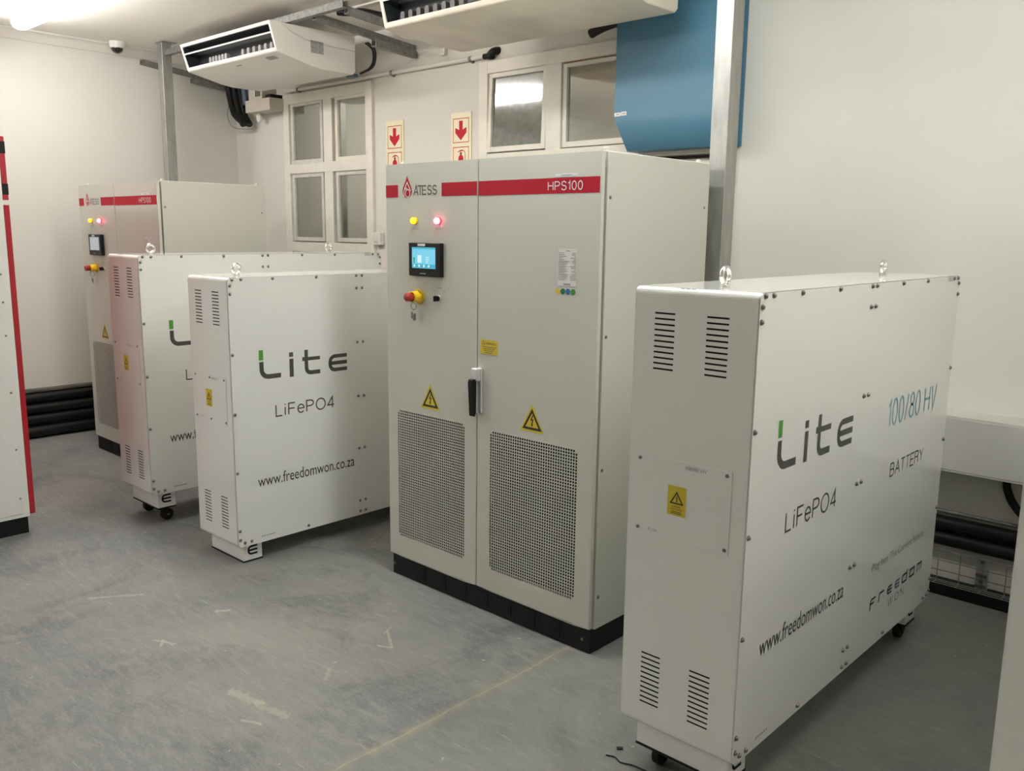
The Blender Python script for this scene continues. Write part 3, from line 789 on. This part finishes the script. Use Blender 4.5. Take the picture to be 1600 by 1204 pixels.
    G.rect(b2, .160, .195, .7155, .7175, .0006); G.rect(b2, .158, .197, .711, .713, .0006)
    obj('print', b2, M['logo_black'], ws)
    bm = nb()
    Tp = Face((0, .008, H-.006), (1, 0, 0), (0, .707, .707), .0075)
    for k in range(3): Tp.rect(bm, .155+k*.018, .169+k*.018, -.003, .002)
    obj('print', bm, M['print_grey'], t)
    # lettering on the long cover
    S = Face((T, 0, 0), (0, 1, 0), (0, 0, 1))
    bm = nb(); S.rect(bm, .160, .185, .954, 1.006); obj('letter', bm, M['logo_green'], t)['label'] = 'green block of the word Lite'
    bm = nb(); w_ = .0245
    S.stroke(bm, [(.1735, .945), (.1735, .905)]+arc(.2135, .905, .040, 180, 270, 7)+[(.287, .865)], w_)
    obj('letter', bm, M['logo_grey'], t); bm = nb()
    S.rect(bm, .339, .364, .955, .979); S.rect(bm, .340, .365, .848, .945)
    obj('letter', bm, M['logo_grey'], t); bm = nb()
    S.stroke(bm, [(.4455, .984), (.4455, .885)]+arc(.4715, .885, .026, 180, 270, 6)+[(.533, .859)], .0225)
    S.rect(bm, .420, .434, .925, .946); S.rect(bm, .457, .533, .925, .944)
    obj('letter', bm, M['logo_grey'], t); bm = nb()
    E_mark(S, bm, .588, .712, .847, .943, .0205)
    obj('letter', bm, M['logo_grey'], t)
    bm = nb(); line_text(S, bm, 'LiFePO4', .246, .622, .644, .711, .0072)
    obj('lettering', bm, M['logo_grey'], t)
    bm = nb(); S.text(bm, 'www.freedomwon.co.za', .128, .750, .284, .345, 0)
    obj('lettering', bm, M['logo_black'], t)
    bm = nb(); line_text(S, bm, 'BATTERY', 1.108, 1.475, .646, .701, .0055, .17); obj('lettering', bm, M['logo_black'], t)
    bm = nb(); line_text(S, bm, '100/80 HV', 1.036, 1.571, .848, .951, .0095); obj('lettering', bm, M['logo_blue'], t)
    bm = nb(); S.text(bm, 'Plug Into The Current Future', 1.012, 1.572, .290, .330, -.008)
    obj('lettering', bm, M['print_dark'], t)
    bm = nb()
    for k in range(3): S.rect(bm, 1.582, 1.632, 1.362+k*.008, 1.366+k*.008)
    obj('small_print', bm, M['print_grey'], t)
    bm = nb()
    for k in range(6): S.rect(bm, .137+k*.014, .147+k*.014, .010, .016)
    obj('small_print', bm, M['print_grey'], t)
    bm = nb(); line_text(S, bm, 'WON', 1.215, 1.392, .096, .131, .0042, .45)
    obj('lettering', bm, M['print_dark'], t)
    bm = nb(); k = .0085; z0, z1 = .150, .186
    def g(x, pts): S.stroke(bm, [(x+a, z0+b*(z1-z0)) for a, b in pts], k)
    x = 1.025; q = .050
    g(x, [(0, -.25), (0, .62), (.008, .93), (q, .93)]); g(x, [(0, .45), (.036, .45)])
    x += .088; g(x, [(0, 0), (0, .70), (.008, .93), (q, .93)])
    x += .084; E_mark(S, bm, x, x+q, z0, z1, k)
    x += .166; g(x, [(q, 1.35), (q, .07), (.006, .07), (0, .2), (0, .8), (.006, .93), (q, .93)])
    x += .088; g(x, [(0, .07), (q, .07), (q, .93), (0, .93), (0, .0)])
    x += .086; g(x, [(0, 0), (0, .93), (q, .93), (q, 0)]); g(x, [(q/2, .93), (q/2, 0)])
    obj('lettering', bm, M['logo_black'], t)
    bm = nb(); x = 1.025+.088+.084+.083; E_mark(S, bm, x, x+q, z0, z1, k); obj('lettering', bm, M['logo_navy'], t)
    return t

def E_mark(F, bm, u0, u1, v0, v1, w):
    """rounded letter e made of three bars joined at the left"""
    h = v1-v0-w; r = h/2*.86; cu = u0+w/2+r
    F.stroke(bm, [(u1, v1-w/2), (cu, v1-w/2)]+arc(cu, v0+w/2+h-r, r, 90, 180, 6)+arc(cu, v0+w/2+r, r, 180, 270, 6)+[(u1, v0+w/2)], w)
    F.rect(bm, u0+w*.8, u1, (v0+v1)/2-w/2, (v0+v1)/2+w/2)

def add_castors(t):
    made = None
    for y in (.1025, BL-.1025):
        for x in (.085, BT-.085):
            c = bpy.data.objects.new('castor', None)
            bm = nb(); R = .036
            box(bm, x-.030, x+.030, y-.030, y+.030, -.127, -.121, .001)
            lathe(bm, (x, y, -.127), (0, 0, -1), [(0, .020), (.010, .018), (.012, 0)], 16)
            for s in (-1, 1):
                pr = [(y-.020, -.134), (y+.020, -.134), (y+.034, -.165), (y+.030, -.180), (y+.012, -.180), (y-.012, -.150)]
                extrude_x(bm, pr, x+s*.021-.0015, x+s*.021+.0015)
            box(bm, x-.0225, x+.0225, y-.02, y+.02, -.138, -.132, .001)
            f = obj('castor', bm, M['black'], t)
            bm = nb(); lathe(bm, (x-.016, y+.018, -.2068+R), (1, 0, 0), [(0, .010), (0, R-.006), (.004, R), (.028, R), (.032, R-.006), (.032, .010)], 24)
            obj('wheel', bm, M['rubber'], f)
            bm = nb(); cyl(bm, (x-.024, y+.018, -.2068+R), (x+.024, y+.018, -.2068+R), .006, 12); obj('axle', bm, M['steel'], f)

bat_a = make_battery()
bat_b = copy_tree(bat_a)
bat_b.location = (-1.0138, -.5109, .1205)
add_castors(bat_a)
bat_a.location = (1.8503, -.5472, .2068)
bat_c = copy_tree(bat_a); bat_c.location = (-1.9339, -.536, .2068)
bat_d = copy_tree(bat_a); bat_d.location = (2.895, -.42, .2068)
bat_a['label'] = 'nearest whole white battery unit on castors, right of the central cabinet, pale blue lettering'
bat_b['label'] = 'lower white battery unit standing on feet against the left side of the central cabinet'
bat_c['label'] = 'white battery unit on castors, its end tinted pink, in front of the farther cabinet'
bat_d['label'] = 'white battery unit cut off by the bottom right corner of the picture'
for o, z in ((bat_b, 0),):            # extra mid screws on this one's access panel
    for p in (o.children):
        if p.name.startswith('access_panel'):
            for zz in (.860, .640):
                s = [c for c in p.children if c.name.startswith('panel_screw')][0].copy(); COL.objects.link(s); s.parent = p
                s.location = (.15, 0, zz-.860)

# ------------------------------------------------------------------ red fronted cabinet at the left edge
t = thing('red_fronted_cabinet', 'white cabinet with bright red front edge and black plinth at the left edge', 'cabinet', (-1.94, -1.067, 0))
bm = nb(); box(bm, -1.30, -.004, -.80, -.012, 0, .095, .002); obj('plinth', bm, M['black'], t)
bm = nb(); box(bm, -1.30, 0, -.80, 0, .095, 2.215, .004); obj('carcass', bm, M['white'], t)
bm = nb(); box(bm, -.002, .003, -.78, -.028, .118, 2.19, .002); obj('side_panel', bm, M['white'], t)
for z in (1.72, 1.48, 1.328, 1.144, .823, .496, .21):
    bm = nb(); lathe(bm, (.003, -.045, z), (1, 0, 0), [(0, .006), (.002, .005), (.004, 0)], 10); obj('side_screw', bm, M['steel'], t)
bm = nb(); box(bm, -1.30, -.002, .0, .030, 1.879, 2.215, .003); u = obj('upper_door', bm, M['red_door'], t)
for z0, z1 in ((2.125, 2.188), (1.907, 1.966)):
    bm = nb(); box(bm, -.06, -.0008, .001, .0315, z0, z1, .0); box(bm, -.06, -.0002, .002, .0318, (z0+z1)/2-.001, (z0+z1)/2+.001); obj('hinge_block', bm, M['black_pl'], u)
bm = nb(); box(bm, -1.30, -.002, .0, .030, .108, 1.853, .003); obj('lower_door', bm, M['red_door'], t)
bm = nb(); lathe(bm, (-.12, .03, 2.045), (0, 1, 0), [(0, .016), (.012, .015), (.018, .008), (.019, 0)], 16); obj('pilot_lamp', bm, M['redlamp'], t)

# ------------------------------------------------------------------ air conditioners
def air_conditioner(label, W, y0, ztop, zfb, depth, zbb, m, loc, fins, fin_mat):
    """front edge at local y=0, top at local z=0; W wide"""
    t = thing('air_conditioner', label, 'air conditioner', loc)
    fy = .055; zf = zfb; zb = zbb; D = depth
    under = [(fy, zf), (fy+.012, zf-.012), (.20, zf-.040), (.34, zb+.012), (.44, zb), (D-.02, zb), (D, zb+.02)]
    bm = nb()
    prof = [(0, 0)]+[]+[(D, 0)]+under[::-1]
    # shell without its front
    A = [bm.verts.new((0, y, z)) for y, z in prof]; B = [bm.verts.new((W, y, z)) for y, z in prof]
    n = len(prof)
    for i in range(n-1): bm.faces.new((A[i], A[i+1], B[i+1], B[i]))
    bm.faces.new(A[::-1]); bm.faces.new(B)
    # front frame around the outlet
    e = .022; sl = fy/zf
    def fp(x, k): return Vector((x, fy*k, zf*k))
    k0, k1 = .13, .90
    O = [fp(0, 0), fp(W, 0), fp(W, 1), fp(0, 1)]; I = [fp(e, k0), fp(W-e, k0), fp(W-e, k1), fp(e, k1)]
    vo = [bm.verts.new(p) for p in O]; vi = [bm.verts.new(p) for p in I]
    for i in range(4): bm.faces.new((vo[i], vo[(i+1) % 4], vi[(i+1) % 4], vi[i]))
    vr = [bm.verts.new(p+Vector((0, .02, 0))) for p in I]
    for i in range(4): bm.faces.new((vi[i], vi[(i+1) % 4], vr[(i+1) % 4], vr[i]))
    bmesh.ops.remove_doubles(bm, verts=bm.verts, dist=1e-5)
    ed = [e_ for e_ in bm.edges if e_.is_manifold and len(e_.link_faces) == 2 and e_.calc_face_angle(0) > .6 and all(v.co.y < fy+.02 or v.co.z < zf for v in e_.verts)]
    bmesh.ops.bevel(bm, geom=ed, offset=.007, segments=3, profile=.5, affect='EDGES')
    obj('casing', bm, m, t)
    bm = nb()
    pr = [(.012, zf*k0-.0), (.13, zf*k0), (.16, zf*.55), (.13, zf*k1), (fy*.9+.012, zf*k1)]
    extrude_x(bm, pr, e+.001, W-e-.001, closed=False)
    for x in (e+.002, W-e-.002): bm.faces.new([bm.verts.new((x, y, z)) for y, z in pr])
    obj('outlet_recess', bm, M['ac_dark'], t)
    bm = nb()
    kz = zf*.40
    extrude_x(bm, [(fy*.40+.002, kz+.006), (fy*.40+.050, kz+.018), (fy*.40+.052, kz+.013), (fy*.40+.006, kz-.004)], e+.002, W-e-.002)
    obj('louvre', bm, m, t)
    for a, b, n_ in fins:
        for i in range(n_):
            x = a+(b-a)*i/(n_-1)
            bm = nb()
            hw, zt = .0165, zf*k1+.036
            arcp = [(x-hw, zf*k1+.002), (x+hw, zf*k1+.002), (x+hw, zt)]+[(x+hw*math.cos(q*PI/6), zt+.012*math.sin(q*PI/6)) for q in range(1, 6)]+[(x-hw, zt)]
            A = [bm.verts.new((p, .074, q)) for p, q in arcp]; B = [bm.verts.new((p, .105, q)) for p, q in arcp]
            bm.faces.new(A[::-1]); bm.faces.new(B)
            for j in range(len(A)): bm.faces.new((A[j], A[(j+1) % len(A)], B[(j+1) % len(A)], B[j]))
            obj('guide_vane', bm, fin_mat, t)
    return t, fy, zf, zb, D
AX0, AX1 = -3.43, -2.153
ac, fy, zf, zb, D = air_conditioner('white ceiling air conditioner with open slotted outlet, hung left of the arrow signs', AX1-AX0, 0, 0, -.187, .725, -.268, M['ac_white'], (AX0, .745, 3.150), [(.33, .56, 6), (.80, 1.18, 6)], M['ac_fin'])
W_ = AX1-AX0
bm = nb(); Face((W_, 0, 0), (0, 1, 0), (0, 0, 1)).rect(bm, .335, .445, -.165, -.080); obj('rating_label', bm, M['label_grey'], ac)
bm = nb(); U = Vector((0, .133, -.028)).normalized(); Face((0, fy+.012, zf-.012), (1, 0, 0), U, -.0015).rect(bm, W_-.23, W_-.11, .035, .085); obj('control_label', bm, M['label_grey'], ac)
bm = nb(); Face((0, fy+.012, zf-.012), (1, 0, 0), U, -.0015).rect(bm, .62, .69, .055, .068); obj('badge', bm, M['print_grey'], ac)
bm = nb(); box(bm, W_-.10, W_-.012, D-.01, D+.035, zb-.012, zb+.012, .003); obj('drain_bracket', bm, M['drain'], ac)
bm = nb(); Fs = Face((W_, 0, 0), (0, 1, 0), (0, 0, 1))
Fs.stroke(bm, [(.10, -.004), (.18, -.05), (.30, -.085), (.50, -.098), (D, -.100)], .003); obj('seam', bm, M['print_grey'], ac)
ac2, fy2, zf2, zb2, D2 = air_conditioner('yellowed larger ceiling air conditioner cut off by the top edge, left of the blue duct', 1.557, 0, 0, -.225, .70, -.268, M['ac_old'], (-.79, .590, 3.115), [(.14, .62, 8), (.80, 1.40, 9)], M['ac_fin_dark'])

# ------------------------------------------------------------------ steel posts and struts
def strut(name, p0, p1, h, wd, label, m='galv_dark', cat='steel channel', group=None):
    """open channel between two points; h tall, wd wide"""
    p0, p1 = Vector(p0), Vector(p1); d = (p1-p0); Ln = d.length; d.normalize()
    s = d.cross(Vector((0, 0, 1))).normalized(); u = s.cross(d)
    bm = nb(); k = .004
    pr = [(-wd/2, 0), (wd/2, 0), (wd/2, h), (wd/2-k*2, h), (wd/2-k*2, h-k), (wd/2-k, h-k), (wd/2-k, k), (-wd/2+k, k), (-wd/2+k, h-k), (-wd/2+2*k, h-k), (-wd/2+2*k, h), (-wd/2, h)]
    A = [bm.verts.new(s*a+u*b) for a, b in pr]; B = [bm.verts.new(s*a+u*b+d*Ln) for a, b in pr]
    bm.faces.new(A[::-1]); bm.faces.new(B)
    for i in range(len(pr)): bm.faces.new((A[i], A[(i+1) % len(pr)], B[(i+1) % len(pr)], B[i]))
    o = obj(name, bm, M[m]); o.location = p0
    return tag(o, label, cat, group)
def post(x0, x1, y0, y1, label):
    t = thing('steel_post', label, 'post', ((x0+x1)/2, (y0+y1)/2, 0), 'galvanised posts from floor to ceiling')
    a, b = (x1-x0)/2, (y1-y0)/2
    bm = nb(); box(bm, -a, a, -b, b, .006, ZC-.004, .004)
    obj('post_shaft', bm, M['galv'], t)
    bm = nb(); box(bm, -a-.04, a+.04, -b, b+.04, 0, .008, .001); obj('base_plate', bm, M['galv'], t)
    bm = nb(); box(bm, -a-.01, a+.04, -b-.01, b+.03, ZC-.006, ZC, .001); obj('head_plate', bm, M['galv'], t)
post(-4.043, -3.962, .86, .945, 'slim galvanised steel post behind the farther grey cabinet in the back left corner')
post(1.246, 1.332, .86, .956, 'wide galvanised steel post in front of the blue duct, right of the central cabinet')
strut('steel_channel', (-3.955, .905, 3.155), (-1.50, .905, 3.155), .045, .045, 'long steel channel above the white air conditioner, running parallel to the window wall')
strut('steel_channel', (-1.895, .935, 3.142), (-1.835, 1.765, 3.052), .045, .045, 'steel channel from the white air conditioner back to the wall, left one of the pair')
strut('steel_channel', (-1.535, .935, 3.128), (-1.475, 1.765, 3.04), .045, .045, 'steel channel running back behind the yellowed air conditioner, right one of the pair')
strut('steel_channel', (-1.715, 1.30, 3.005), (-1.815, 1.765, 3.005), .045, .045, 'short steel channel stub fixed to the wall under the longer channel end')
strut('steel_channel', (-4.390, .875, 3.130), (-4.390, 1.76, 3.04), .042, .045, 'steel channel along the left wall behind the slim post')
strut('steel_channel', (-4.330, 1.30, 3.025), (-4.330, 1.76, 2.985), .042, .045, 'lower steel channel in the left corner above the black cable bundle')

# cables behind the air conditioner
t = thing('cable_loop', 'black cables looping down at the back of the white air conditioner', 'cable', (-2.05, 1.45, 3.0))
for dx in (0, .025):
    bm = nb(); tube(bm, [(dx, .04, .10), (.055+dx, .06, .05), (.06+dx, .06, -.03), (.02+dx, .055, -.08), (-.08, .05, -.105)], .008, 8); obj('cable', bm, M['pipe_black'], t)
bm = nb(); tube(bm, [(0, 0, 0), (.09, .0, .025), (.20, .01, .045), (.28, 0, .06)], .028, 12)
o = obj('flexible_hose', bm, M['pipe_black']); o.location = (-.08, 1.66, 2.925); tag(o, 'dark flexible hose hanging behind the yellowed air conditioner beside the blue duct', 'hose')

# ------------------------------------------------------------------ blue duct
t = thing('blue_duct', 'blue painted sheet metal duct hood on the back wall behind the post', 'duct', (.226, YB, 2.219))
bm = nb()
extrude_x(bm, [(-.27, ZC-2.222), (-.27, .169), (-.132, 0), (-.001, 0), (-.001, ZC-2.222)], 0, .660)
obj('duct_body', bm, M['blue'], t)
bm = nb(); box(bm, .655, .675, -.016, -.001, .005, ZC-2.222); obj('wall_flange', bm, M['blue'], t)
bm = nb(); Face((0, -.27, 0), (1, 0, 0), (0, 0, 1)).rect(bm, .0, .045, .186, .206, .0002); Face((0, -.27, 0), (1, 0, 0), (0, 0, 1)).rect(bm, .048, .085, .188, .209, .0002); l = obj('label', bm, M['label_white'], t)
bm = nb(); Face((0, -.27, 0), (1, 0, 0), (0, 0, 1)).rect(bm, .012, .036, .193, .199, .0005); Face((0, -.27, 0), (1, 0, 0), (0, 0, 1)).rect(bm, .056, .078, .195, .202, .0005); obj('print', bm, M['print_grey'], l)

# ------------------------------------------------------------------ things on the back wall
t = thing('conduit_pipe', 'white plastic conduit pipe running along the back wall above the windows', 'pipe', (-3.73, YB, 2.927))
bm = nb(); cyl(bm, (.20, -.026, 0), (2.68, -.026, .002), .0155, 16); obj('pipe', bm, M['pvc'], t)
for x in (.40, 1.66, 2.52):
    bm = nb(); lathe(bm, (x-.012, -.026, 0), (1, 0, 0), [(0, .0155), (0, .019), (.024, .019), (.024, .0155)], 16); box(bm, x-.01, x+.01, -.018, 0, -.026, -.012, .002); obj('pipe_clip', bm, M['galv_dark'], t)
bm = nb(); lathe(bm, (2.68, -.026, 0), (1, 0, 0), [(-.03, .019), (.02, .019), (.02, .026), (.05, .027), (.05, 0)], 16)
tube(bm, [(2.70, -.026, 0), (2.74, -.03, .02), (2.76, .0, .03), (2.76, .03, .03)], .026, 12); obj('cable_gland', bm, M['black_pl'], t)

def fire_sign(x0, x1, z1, h, label):
    t = thing('fire_sign', label, 'sign', (x0, YB, z1), 'cream fire extinguisher signs')
    W = x1-x0; F = Face((0, -.008, 0), (1, 0, 0), (0, 0, 1))
    bm = nb(); box(bm, 0, W, -.008, 0, -h, 0, .001); obj('sign_board', bm, M['cream'], t)
    bm = nb(); e = .024; s = W-2*e; c = W/2
    def frame(za, zb): F.stroke(bm, [(e, za), (W-e, za), (W-e, zb), (e, zb)], .005, 0, closed=True)
    f1, f0 = -.042, -.042-.165
    frame(f1, f0); b1, b0 = f0-.034, f0-.034-.165; frame(b1, b0)
    F.poly(bm, [(c-.019, f1-.016), (c+.019, f1-.016), (c+.019, f1-.078), (c+.058, f1-.062), (c+.058, f1-.098), (c, f1-.152), (c-.058, f1-.098), (c-.058, f1-.062), (c-.019, f1-.078)])
    obj('red_arrow', bm, M['sign_red'], t)
    bm = nb()
    F.poly(bm, [(c-.024, b1-.145), (c+.024, b1-.145), (c+.026, b1-.075), (c+.020, b1-.062), (c+.010, b1-.056), (c-.010, b1-.056), (c-.020, b1-.062), (c-.026, b1-.075)])
    F.rect(bm, c-.008, c+.008, b1-.058, b1-.034)
    F.poly(bm, [(c-.042, b1-.036), (c-.006, b1-.020), (c+.020, b1-.018), (c+.020, b1-.026), (c-.004, b1-.030)])
    F.poly(bm, [(c-.026, b1-.044), (c+.012, b1-.040), (c+.012, b1-.046)])
    F.stroke(bm, [(c+.012, b1-.024), (c+.036, b1-.028), (c+.046, b1-.050), (c+.044, b1-.090), (c+.036, b1-.120)], .005)
    obj('extinguisher_symbol', bm, M['sign_red'], t)
fire_sign(-2.174, -1.964, 2.579, .42, 'cream sign with red arrow and extinguisher symbol, left one, beside the four-pane window')
fire_sign(-1.431, -1.224, 2.580, .42, 'cream sign with red arrow and extinguisher symbol, right one, beside the high window')

t = thing('wall_switch', 'small white switch box on the back wall at the window corner', 'switch', (-2.262, YB, 1.676))
bm = nb(); box(bm, -.042, .042, -.045, 0, -.052, .052, .006); obj('switch_box', bm, M['pvc'], t)
bm = nb(); box(bm, -.022, .022, -.050, -.044, -.030, .030, .003); obj('rocker', bm, M['pvc'], t)

t = thing('junction_box', 'cream junction box with slotted lid on the back wall in the left corner', 'box', (-3.96, YB, 2.765))
bm = nb(); box(bm, 0, .40, -.17, 0, 0, .105, .005); obj('lower_box', bm, M['box'], t)
bm = nb(); box(bm, .03, .25, -.15, 0, .105, .20, .005); ub = obj('upper_box', bm, M['box'], t)
bm = nb()
for k in range(4): box(bm, .145+k*.022, .157+k*.022, -.1515, -.145, .13, .19)
obj('slots', bm, M['void'], ub)
bm = nb(); box(bm, .27, .36, -.13, 0, .105, .14, .004); obj('terminal_block', bm, M['black_pl'], t)
bm = nb(); lathe(bm, (.10, -.09, 0), (0, 0, -1), [(0, .020), (.02, .020), (.024, .028), (.06, .026), (.075, .016), (.075, 0)], 16); obj('gland_hub', bm, M['pvc'], t)

t = thing('cable_bundle', 'thick black cable bundle curving down in the left corner below the air conditioner', 'cable', (-4.25, 1.62, 3.05))
for k, (dx, dy, r) in enumerate(((0, 0, .032), (.06, .02, .030), (.03, .06, .030), (.10, .05, .026))):
    bm = nb(); tube(bm, [(dx, dy, .06), (.01+dx, dy, -.08), (.05+dx, dy, -.20), (.10+dx*.8, dy, -.285), (.20+dx*.3, dy, -.345), (.235+dx*.1, dy, -.375)], r, 10); obj('cable', bm, M['pipe_black'], t)
bm = nb(); tube(bm, [(.17, .04, .05), (.185, .05, -.08), (.20, .05, -.20)], .028, 10); obj('blue_cable', bm, M['drain'], t)['label'] = 'blue-grey cable'
bm = nb(); tube(bm, [(0, 0, 0), (-.07, -.02, -.08), (-.10, -.03, -.18), (-.05, -.02, -.28), (.06, 0, -.315), (.24, .03, -.325)], .0045, 8)
o = obj('grey_wire', bm, M['print_grey']); o.location = (-4.28, 1.70, 2.97); tag(o, 'thin grey wire hanging in a loop beside the black cable bundle', 'wire')

bm = nb(); tube(bm, [(0, 0, 0), (.09, .03, -.012), (.20, .05, -.02), (.30, .10, -.045), (.36, .30, -.06)], .024, 10)
o = obj('insulated_pipe', bm, M['pipe_black']); o.location = (-1.845, 1.10, 3.215); tag(o, 'black insulated pipe lying between the steel channels behind the white air conditioner', 'pipe')
bm = nb(); box(bm, -.022, .022, -.03, 0, -.025, .025, .003); lathe(bm, (-.006, -.03, .004), (0, -1, 0), [(-.001, .010), (.001, .010), (.001, 0)], 12)
o = obj('wall_fixing', bm, M['pvc']); o.location = (-1.50, YB, 3.012); tag(o, 'small white fixing on the back wall above the conduit pipe', 'fixing')

# ------------------------------------------------------------------ dome camera
t = thing('dome_camera', 'small white dome security camera with smoked bubble under the ceiling', 'camera', (-4.27, .625, ZC))
bm = nb(); lathe(bm, (0, 0, 0), (0, 0, -1), [(0, .062), (.004, .062), (.040, .060), (.052, .054), (.052, 0)], 28); obj('camera_base', bm, M['trunk'], t)
bm = nb(); lathe(bm, (0, 0, -.050), (0, 0, -1), [(0, .046), (.015, .045), (.030, .037), (.042, .020), (.046, 0)], 24); obj('dome', bm, M['dome'], t)

# ------------------------------------------------------------------ low services
t = thing('wall_trunking', 'wide white cable trunking along the back wall behind the battery on the right', 'trunking', (1.40, YB, .654))
bm = nb(); box(bm, 0, 3.2, -.185, -.0, 0, .270, .004); obj('trunking_body', bm, M['trunk'], t)
bm = nb(); box(bm, 0, 3.2, -.189, -.183, .012, .258, .002); obj('trunking_lid', bm, M['trunk'], t)

for z, r, nm in ((.340, .041, 'topmost'), (.250, .043, 'second from the top'), (.160, .043, 'third from the top'), (.058, .050, 'lowest')):
    bm = nb(); tube(bm, [(0, -2.3, 0), (0, -.8, -.001), (0, .6, .001), (0, 1.72, 0)], r, 14)
    o = obj('black_pipe', bm, M['pipe_black']); o.location = (XL+.062, 0, z)
    tag(o, 'thick black pipe along the foot of the left wall, '+nm+' of four', 'pipe', 'black pipes along the left wall')
bm = nb(); box(bm, 0, .075, -2.3, 1.72, 0, .022, .003)
o = obj('tray_edge', bm, M['olive']); o.location = (XL, 0, .388); tag(o, 'dusty flat tray edge on the left wall above the black pipes', 'cable tray')

for z, r, lb in ((.362, .036, 'upper black pipe on the back wall above the wire mesh tray at right'), (.284, .036, 'lower black pipe on the back wall touching the wire mesh tray at right')):
    bm = nb(); cyl(bm, (0, 0, 0), (3.1, 0, 0), r, 16)
    o = obj('black_pipe', bm, M['pipe_black']); o.location = (1.42, 1.742, z); tag(o, lb, 'pipe')
bm = nb(); cyl(bm, (0, 0, 0), (3.1, 0, 0), .009, 10)
o = obj('thin_conduit', bm, M['galv_dark']); o.location = (1.42, 1.768, .412); tag(o, 'thin grey conduit along the back wall above the black pipes at right', 'pipe')
t = thing('wire_mesh_tray', 'wire mesh cable tray standing against the back wall under the black pipes at right', 'cable tray', (1.42, 1.695, 0))
bm = nb()
for z in (.085, .135, .185, .235): cyl(bm, (0, 0, z), (3.1, 0, z), .0025, 6)
for k in range(32): cyl(bm, (k*.10+.02, 0, .08), (k*.10+.02, 0, .240), .0025, 6)
for k in range(32): cyl(bm, (k*.10+.02, 0, .085), (k*.10+.02, -.05, .085), .0025, 6)
for y in (-.025, -.05): cyl(bm, (0, y, .085), (3.1, y, .085), .0025, 6)
obj('wire_mesh', bm, M['galv_dark'], t)
bm = nb()
box(bm, .89, .945, .003, .012, .080, .242, .002); obj('bracket', bm, M['galv'], t)
for za, zb_ in ((.150, .165), (.098, .112)):
    bm = nb(); box(bm, .893, .942, -.008, .004, za, zb_, .001); obj('bracket_clamp', bm, M['steel'], t)
for z in (.225, .130):
    bm = nb(); lathe(bm, (.917, .003, z), (0, -1, 0), [(0, .011), (.006, .011), (.008, 0)], 12); obj('bracket_bolt', bm, M['steel'], t)
bm = nb(); box(bm, 1.42, 4.55, 1.712, YB, 0, .072, .003); o = obj('floor_duct', bm, M['black']); tag(o, 'low dark floor duct along the foot of the back wall at right', 'duct')
bm = nb(); tube(bm, [(0, 0, .15), (-.005, -.005, .03), (.01, -.01, -.03), (.045, -.015, -.085), (.10, -.02, -.13), (.20, -.02, -.16), (.32, -.02, -.18)], .018, 10)
o = obj('black_hose', bm, M['rubber']); o.location = (2.395, 1.735, .60); tag(o, 'black hose curving out from under the white trunking at right', 'hose')

# ------------------------------------------------------------------ odds on the floor
bm = nb(); tube(bm, [(0, 0, 0), (.03, .01, .001), (.06, .0, 0), (.10, .012, .002), (.16, .02, .0)], .0022, 6)
o = obj('floor_wire', bm, M['rubber']); o.location = (1.78, -.52, .0025); tag(o, 'thin dark wire lying on the floor by the nearest battery castor', 'wire')
bm = nb(); box(bm, -.011, .011, -.006, .006, 0, .007, .002)
o = obj('debris_chip', bm, M['debris']); o.location = (1.791, -.457, 0); o.rotation_euler = (0, 0, .7); tag(o, 'small dark chip of debris on the floor by the battery castor', 'debris')
